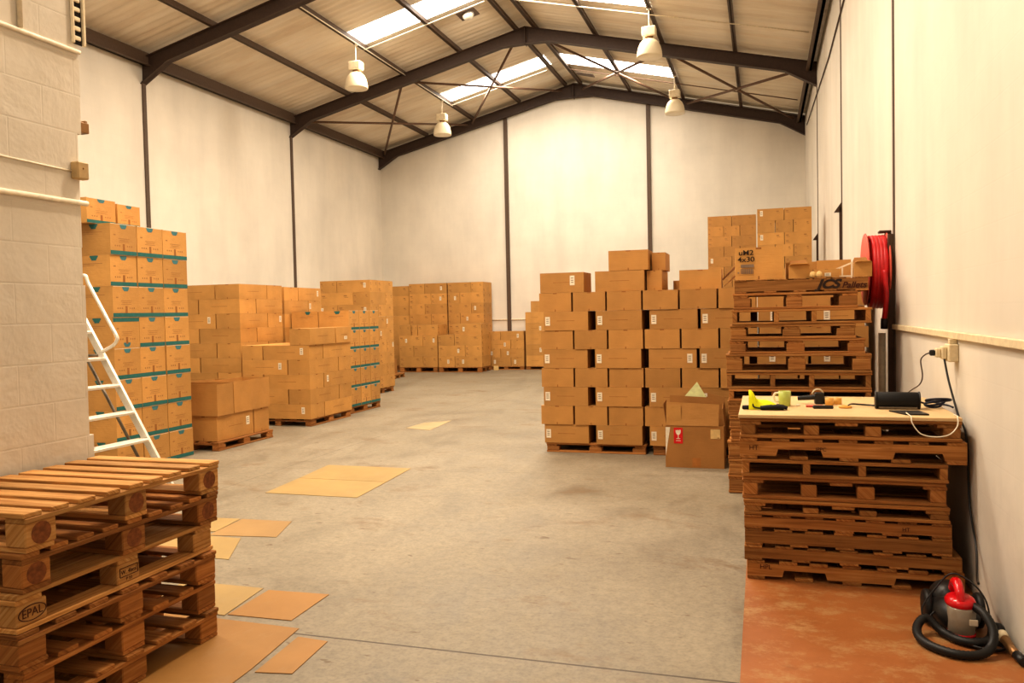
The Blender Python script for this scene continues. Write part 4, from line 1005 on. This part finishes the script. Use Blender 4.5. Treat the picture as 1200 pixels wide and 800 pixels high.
# ------------------------------------------------------------------ vacuum cleaner
t = thing('vacuum_cleaner', 'red and black bagless vacuum cleaner with coiled hose on the orange floor', 'vacuum cleaner', (.885, 4.33, .004))
def ell(m, c, r, n=18, k=10, mi=0, M4=None, pw=1.0):
    prof = []
    for i in range(k+1):
        a = -PI/2+PI*i/k; prof.append((max(1e-4, math.cos(a)**pw), math.sin(a)))
    S_ = Matrix.Translation(c) @ (M4 or Matrix.Identity(4)) @ Matrix.Diagonal((r[0], r[1], r[2], 1)); m.lathe(prof, mi, n, S_, cap=False)
m = MB(); ell(m, (.0, .06, .085), (.115, .17, .085), pw=.7); ell(m, (-.02, .11, .125), (.085, .10, .09), pw=.8); obj('motor_body', m.mesh('motor_body', [M['black']]), t)
for s in (-1, 1):
    m = MB(); m.lathe([(.02, 0), (.075, 0), (.085, .012), (.085, .028), (.07, .036), (.02, .036)], n=28, M4=Matrix.Translation((s*.115-.018, .09, .086)) @ RX); obj('wheel', m.mesh('wheel', [M['rubber']]), t)
m = MB(); m.lathe([(.056, .03), (.060, .035), (.062, .15), (.058, .155)], n=28, M4=Matrix.Translation((.005, -.075, 0))); b = obj('dust_bin', m.mesh('dust_bin', [M['bin']]), t)
m = MB(); m.lathe([(.05, .018), (.062, .02), (.062, .034), (.05, .036)], n=28, M4=Matrix.Translation((.005, -.075, 0))); obj('bin_base', m.mesh('bin_base', [M['redp']]), b)
m = MB(); m.box(.025, .062, -.142, -.134, .085, .115, c=.003); obj('bin_sticker', m.mesh('bin_sticker', [M['white']]), b)
m = MB(); ell(m, (.005, -.05, .17), (.068, .085, .035), pw=.7)
m.tube(smooth([(.0, -.105, .185), (-.004, -.085, .225), (-.004, -.04, .25), (-.002, .015, .24), (0, .05, .20), (.0, .07, .16)]), lambda s: .019+.010*s, n=12); obj('handle_cover', m.mesh('handle_cover', [M['redp']]), t)
m = MB(); ell(m, (-.004, -.055, .205), (.012, .022, .014)); obj('release_button', m.mesh('release_button', [M['black']]), t)
hp = smooth([(.055, -.10, .165), (.085, -.16, .15), (.105, -.22, .10), (.085, -.27, .045), (.03, -.32, .024), (-.06, -.34, .023), (-.15, -.28, .023), (-.195, -.19, .028), (-.19, -.10, .05), (-.14, -.05, .075), (-.08, -.09, .03), (-.02, -.17, .024), (.06, -.19, .028), (.12, -.12, .03), (.15, -.03, .045), (.168, -.06, .06), (.165, -.11, .05)], 10)
m = MB(); m.tube(hp, .0215, n=10, ribs=.12); h_ = obj('suction_hose', m.mesh('suction_hose', [M['rubber']]), t)
m = MB(); m.tube([(.165, -.11, .05), (.17, -.15, .04)], .024, n=12); obj('hose_collar', m.mesh('hose_collar', [M['socket']]), h_)
m = MB(); m.tube([(.17, -.15, .04), (.178, -.23, .025), (.186, -.30, .02)], lambda s: .022-.004*s, n=12); obj('hose_end_tube', m.mesh('hose_end_tube', [M['lampm']]), h_)
m = MB(); m.tube([(.184, -.28, .022), (.192, -.36, .022)], .021, n=12); obj('hose_nozzle', m.mesh('hose_nozzle', [M['black']]), h_)
m = MB(); m.tube(smooth([(-.10, -.02, .10), (-.145, -.03, .06), (-.15, .0, .11), (-.09, .02, .20), (-.02, .03, .275), (.05, .0, .26), (.10, -.05, .21), (.12, -.08, .14), (.12, -.08, .03)]), .0042, n=6)
for k in range(3): m.tube([(.09+(.07+.006*k)*math.cos(a*PI/12), -.17+(.05+.006*k)*math.sin(a*PI/12), .006+.006*k) for a in range(24)], .005, n=6, closed=True)
obj('power_cord', m.mesh('power_cord', [M['black']]), t)

# cartons out of sight inside and behind the piles: one object
INNER = {28, 29, 33, 36, 40, 44, 48, 58, 62, 66, 70, 75, 76, 77, 78, 79, 80, 83, 86, 102, 103, 104, 105, 106, 107, 108, 109, 110, 111, 112, 113, 114, 115, 117, 118, 120, 121, 123, 124, 127, 130, 131, 134, 137, 140, 143, 144, 146, 158, 175, 176, 177, 178, 179, 180, 191, 192, 193, 194, 195, 196, 224, 226, 228, 230, 235, 236, 237, 238, 239, 240, 241, 243, 244, 245, 246, 247, 248, 249, 250, 251, 252, 253, 254, 255, 256, 257, 259, 272, 273, 274, 275, 276, 277, 278, 279, 280, 281, 282, 283, 284, 285, 286, 287, 288, 290, 294, 299, 316, 317, 318, 321, 322, 323, 324, 325, 326, 331, 333, 334, 335, 336, 337, 338, 339, 340, 341, 346, 347, 348, 351, 353, 354, 355, 356, 366, 367, 368, 369, 371, 378, 381, 384, 386, 396, 398, 399, 401, 408, 414, 415, 416, 429}
def merge_inner():
    bpy.context.view_layer.update()
    vs, fs, mi, mats = [], [], [], []
    for k in sorted(INNER):
        o = bpy.data.objects['cardboard_box' + ('.%03d' % k if k else '')]
        b = len(vs); mw = o.matrix_world; vs += [tuple(mw @ v.co) for v in o.data.vertices]; idx = []
        for m_ in o.data.materials:
            if m_ not in mats: mats.append(m_)
            idx.append(mats.index(m_))
        for p in o.data.polygons: fs.append([i+b for i in p.vertices]); mi.append(idx[p.material_index])
        for c in list(o.children): bpy.data.objects.remove(c)
        bpy.data.objects.remove(o)
    if not vs: return
    me = bpy.data.meshes.new('inner_cartons'); me.from_pydata(vs, [], fs)
    for m_ in mats: me.materials.append(m_)
    for p, i in zip(me.polygons, mi): p.material_index = i; p.use_smooth = True
    o = tag(obj('cardboard_box', me), 'plain cartons packed inside and behind the visible cartons of the piles', 'box'); o['kind'] = 'stuff'
merge_inner()
# ------------------------------------------------------------------ light and camera
W = bpy.data.worlds.new('world'); S.world = W; W.use_nodes = True
bg = W.node_tree.nodes['Background']; bg.inputs[0].default_value = (1, .80, .56, 1); bg.inputs[1].default_value = .62
def area(name, loc, rot, sx, sy, e, c):
    L = bpy.data.lights.new(name, 'AREA'); L.shape = 'RECTANGLE'; L.size = sx; L.size_y = sy; L.energy = e; L.color = c
    o = bpy.data.objects.new(name, L); COL.objects.link(o); o.location = loc; o.rotation_euler = rot; return o
WARM = (1, .86, .68); POW = [130, 190, 225, 245, 88]
for i, (a, b) in enumerate(SKY):
    for sg in (-1, 1):
        u = sg*1.65; area('skylight_lamp', (XM+u, (a+b)/2, zt(XM+u)-.06), (0, -sg*math.atan(SL)*-1, 0), 2.6, .7, POW[i], WARM)
for y in (5.4, 10.4):  # fill lights put in under the two added, unseen lamps
    L = bpy.data.lights.new('added_fill_light', 'AREA'); L.shape = 'DISK'; L.size = .36; L.energy = 190 if y < 6 else 70; L.color = (1, .80, .58)
    o = bpy.data.objects.new('added_fill_light', L); COL.objects.link(o); o.location = (-2.0, y, zt(-2.0)-.96)
cam = bpy.data.cameras.new('camera'); co = bpy.data.objects.new('camera', cam); COL.objects.link(co)
yaw, pitch, roll, f = 0.3031, 0.0345, -0.0215, 942.43
cam.sensor_fit = 'HORIZONTAL'; cam.sensor_width = 36; cam.lens = f/1200*36; cam.clip_start = .05; cam.clip_end = 200
fwd = Vector((-math.sin(yaw)*math.cos(pitch), math.cos(yaw)*math.cos(pitch), -math.sin(pitch))); right = Vector((math.cos(yaw), math.sin(yaw), 0)); up = right.cross(fwd)
r2 = right*math.cos(roll)+up*math.sin(roll); u2 = -right*math.sin(roll)+up*math.cos(roll)
R_ = Matrix((r2, u2, -fwd)).transposed().to_4x4(); co.matrix_world = Matrix.Translation((0, 0, 1.6)) @ R_
S.camera = co
S.view_settings.view_transform = 'Standard'; S.view_settings.look = 'None'; S.view_settings.exposure = -0.02; S.view_settings.gamma = 0.90
S.cycles.use_denoising = True
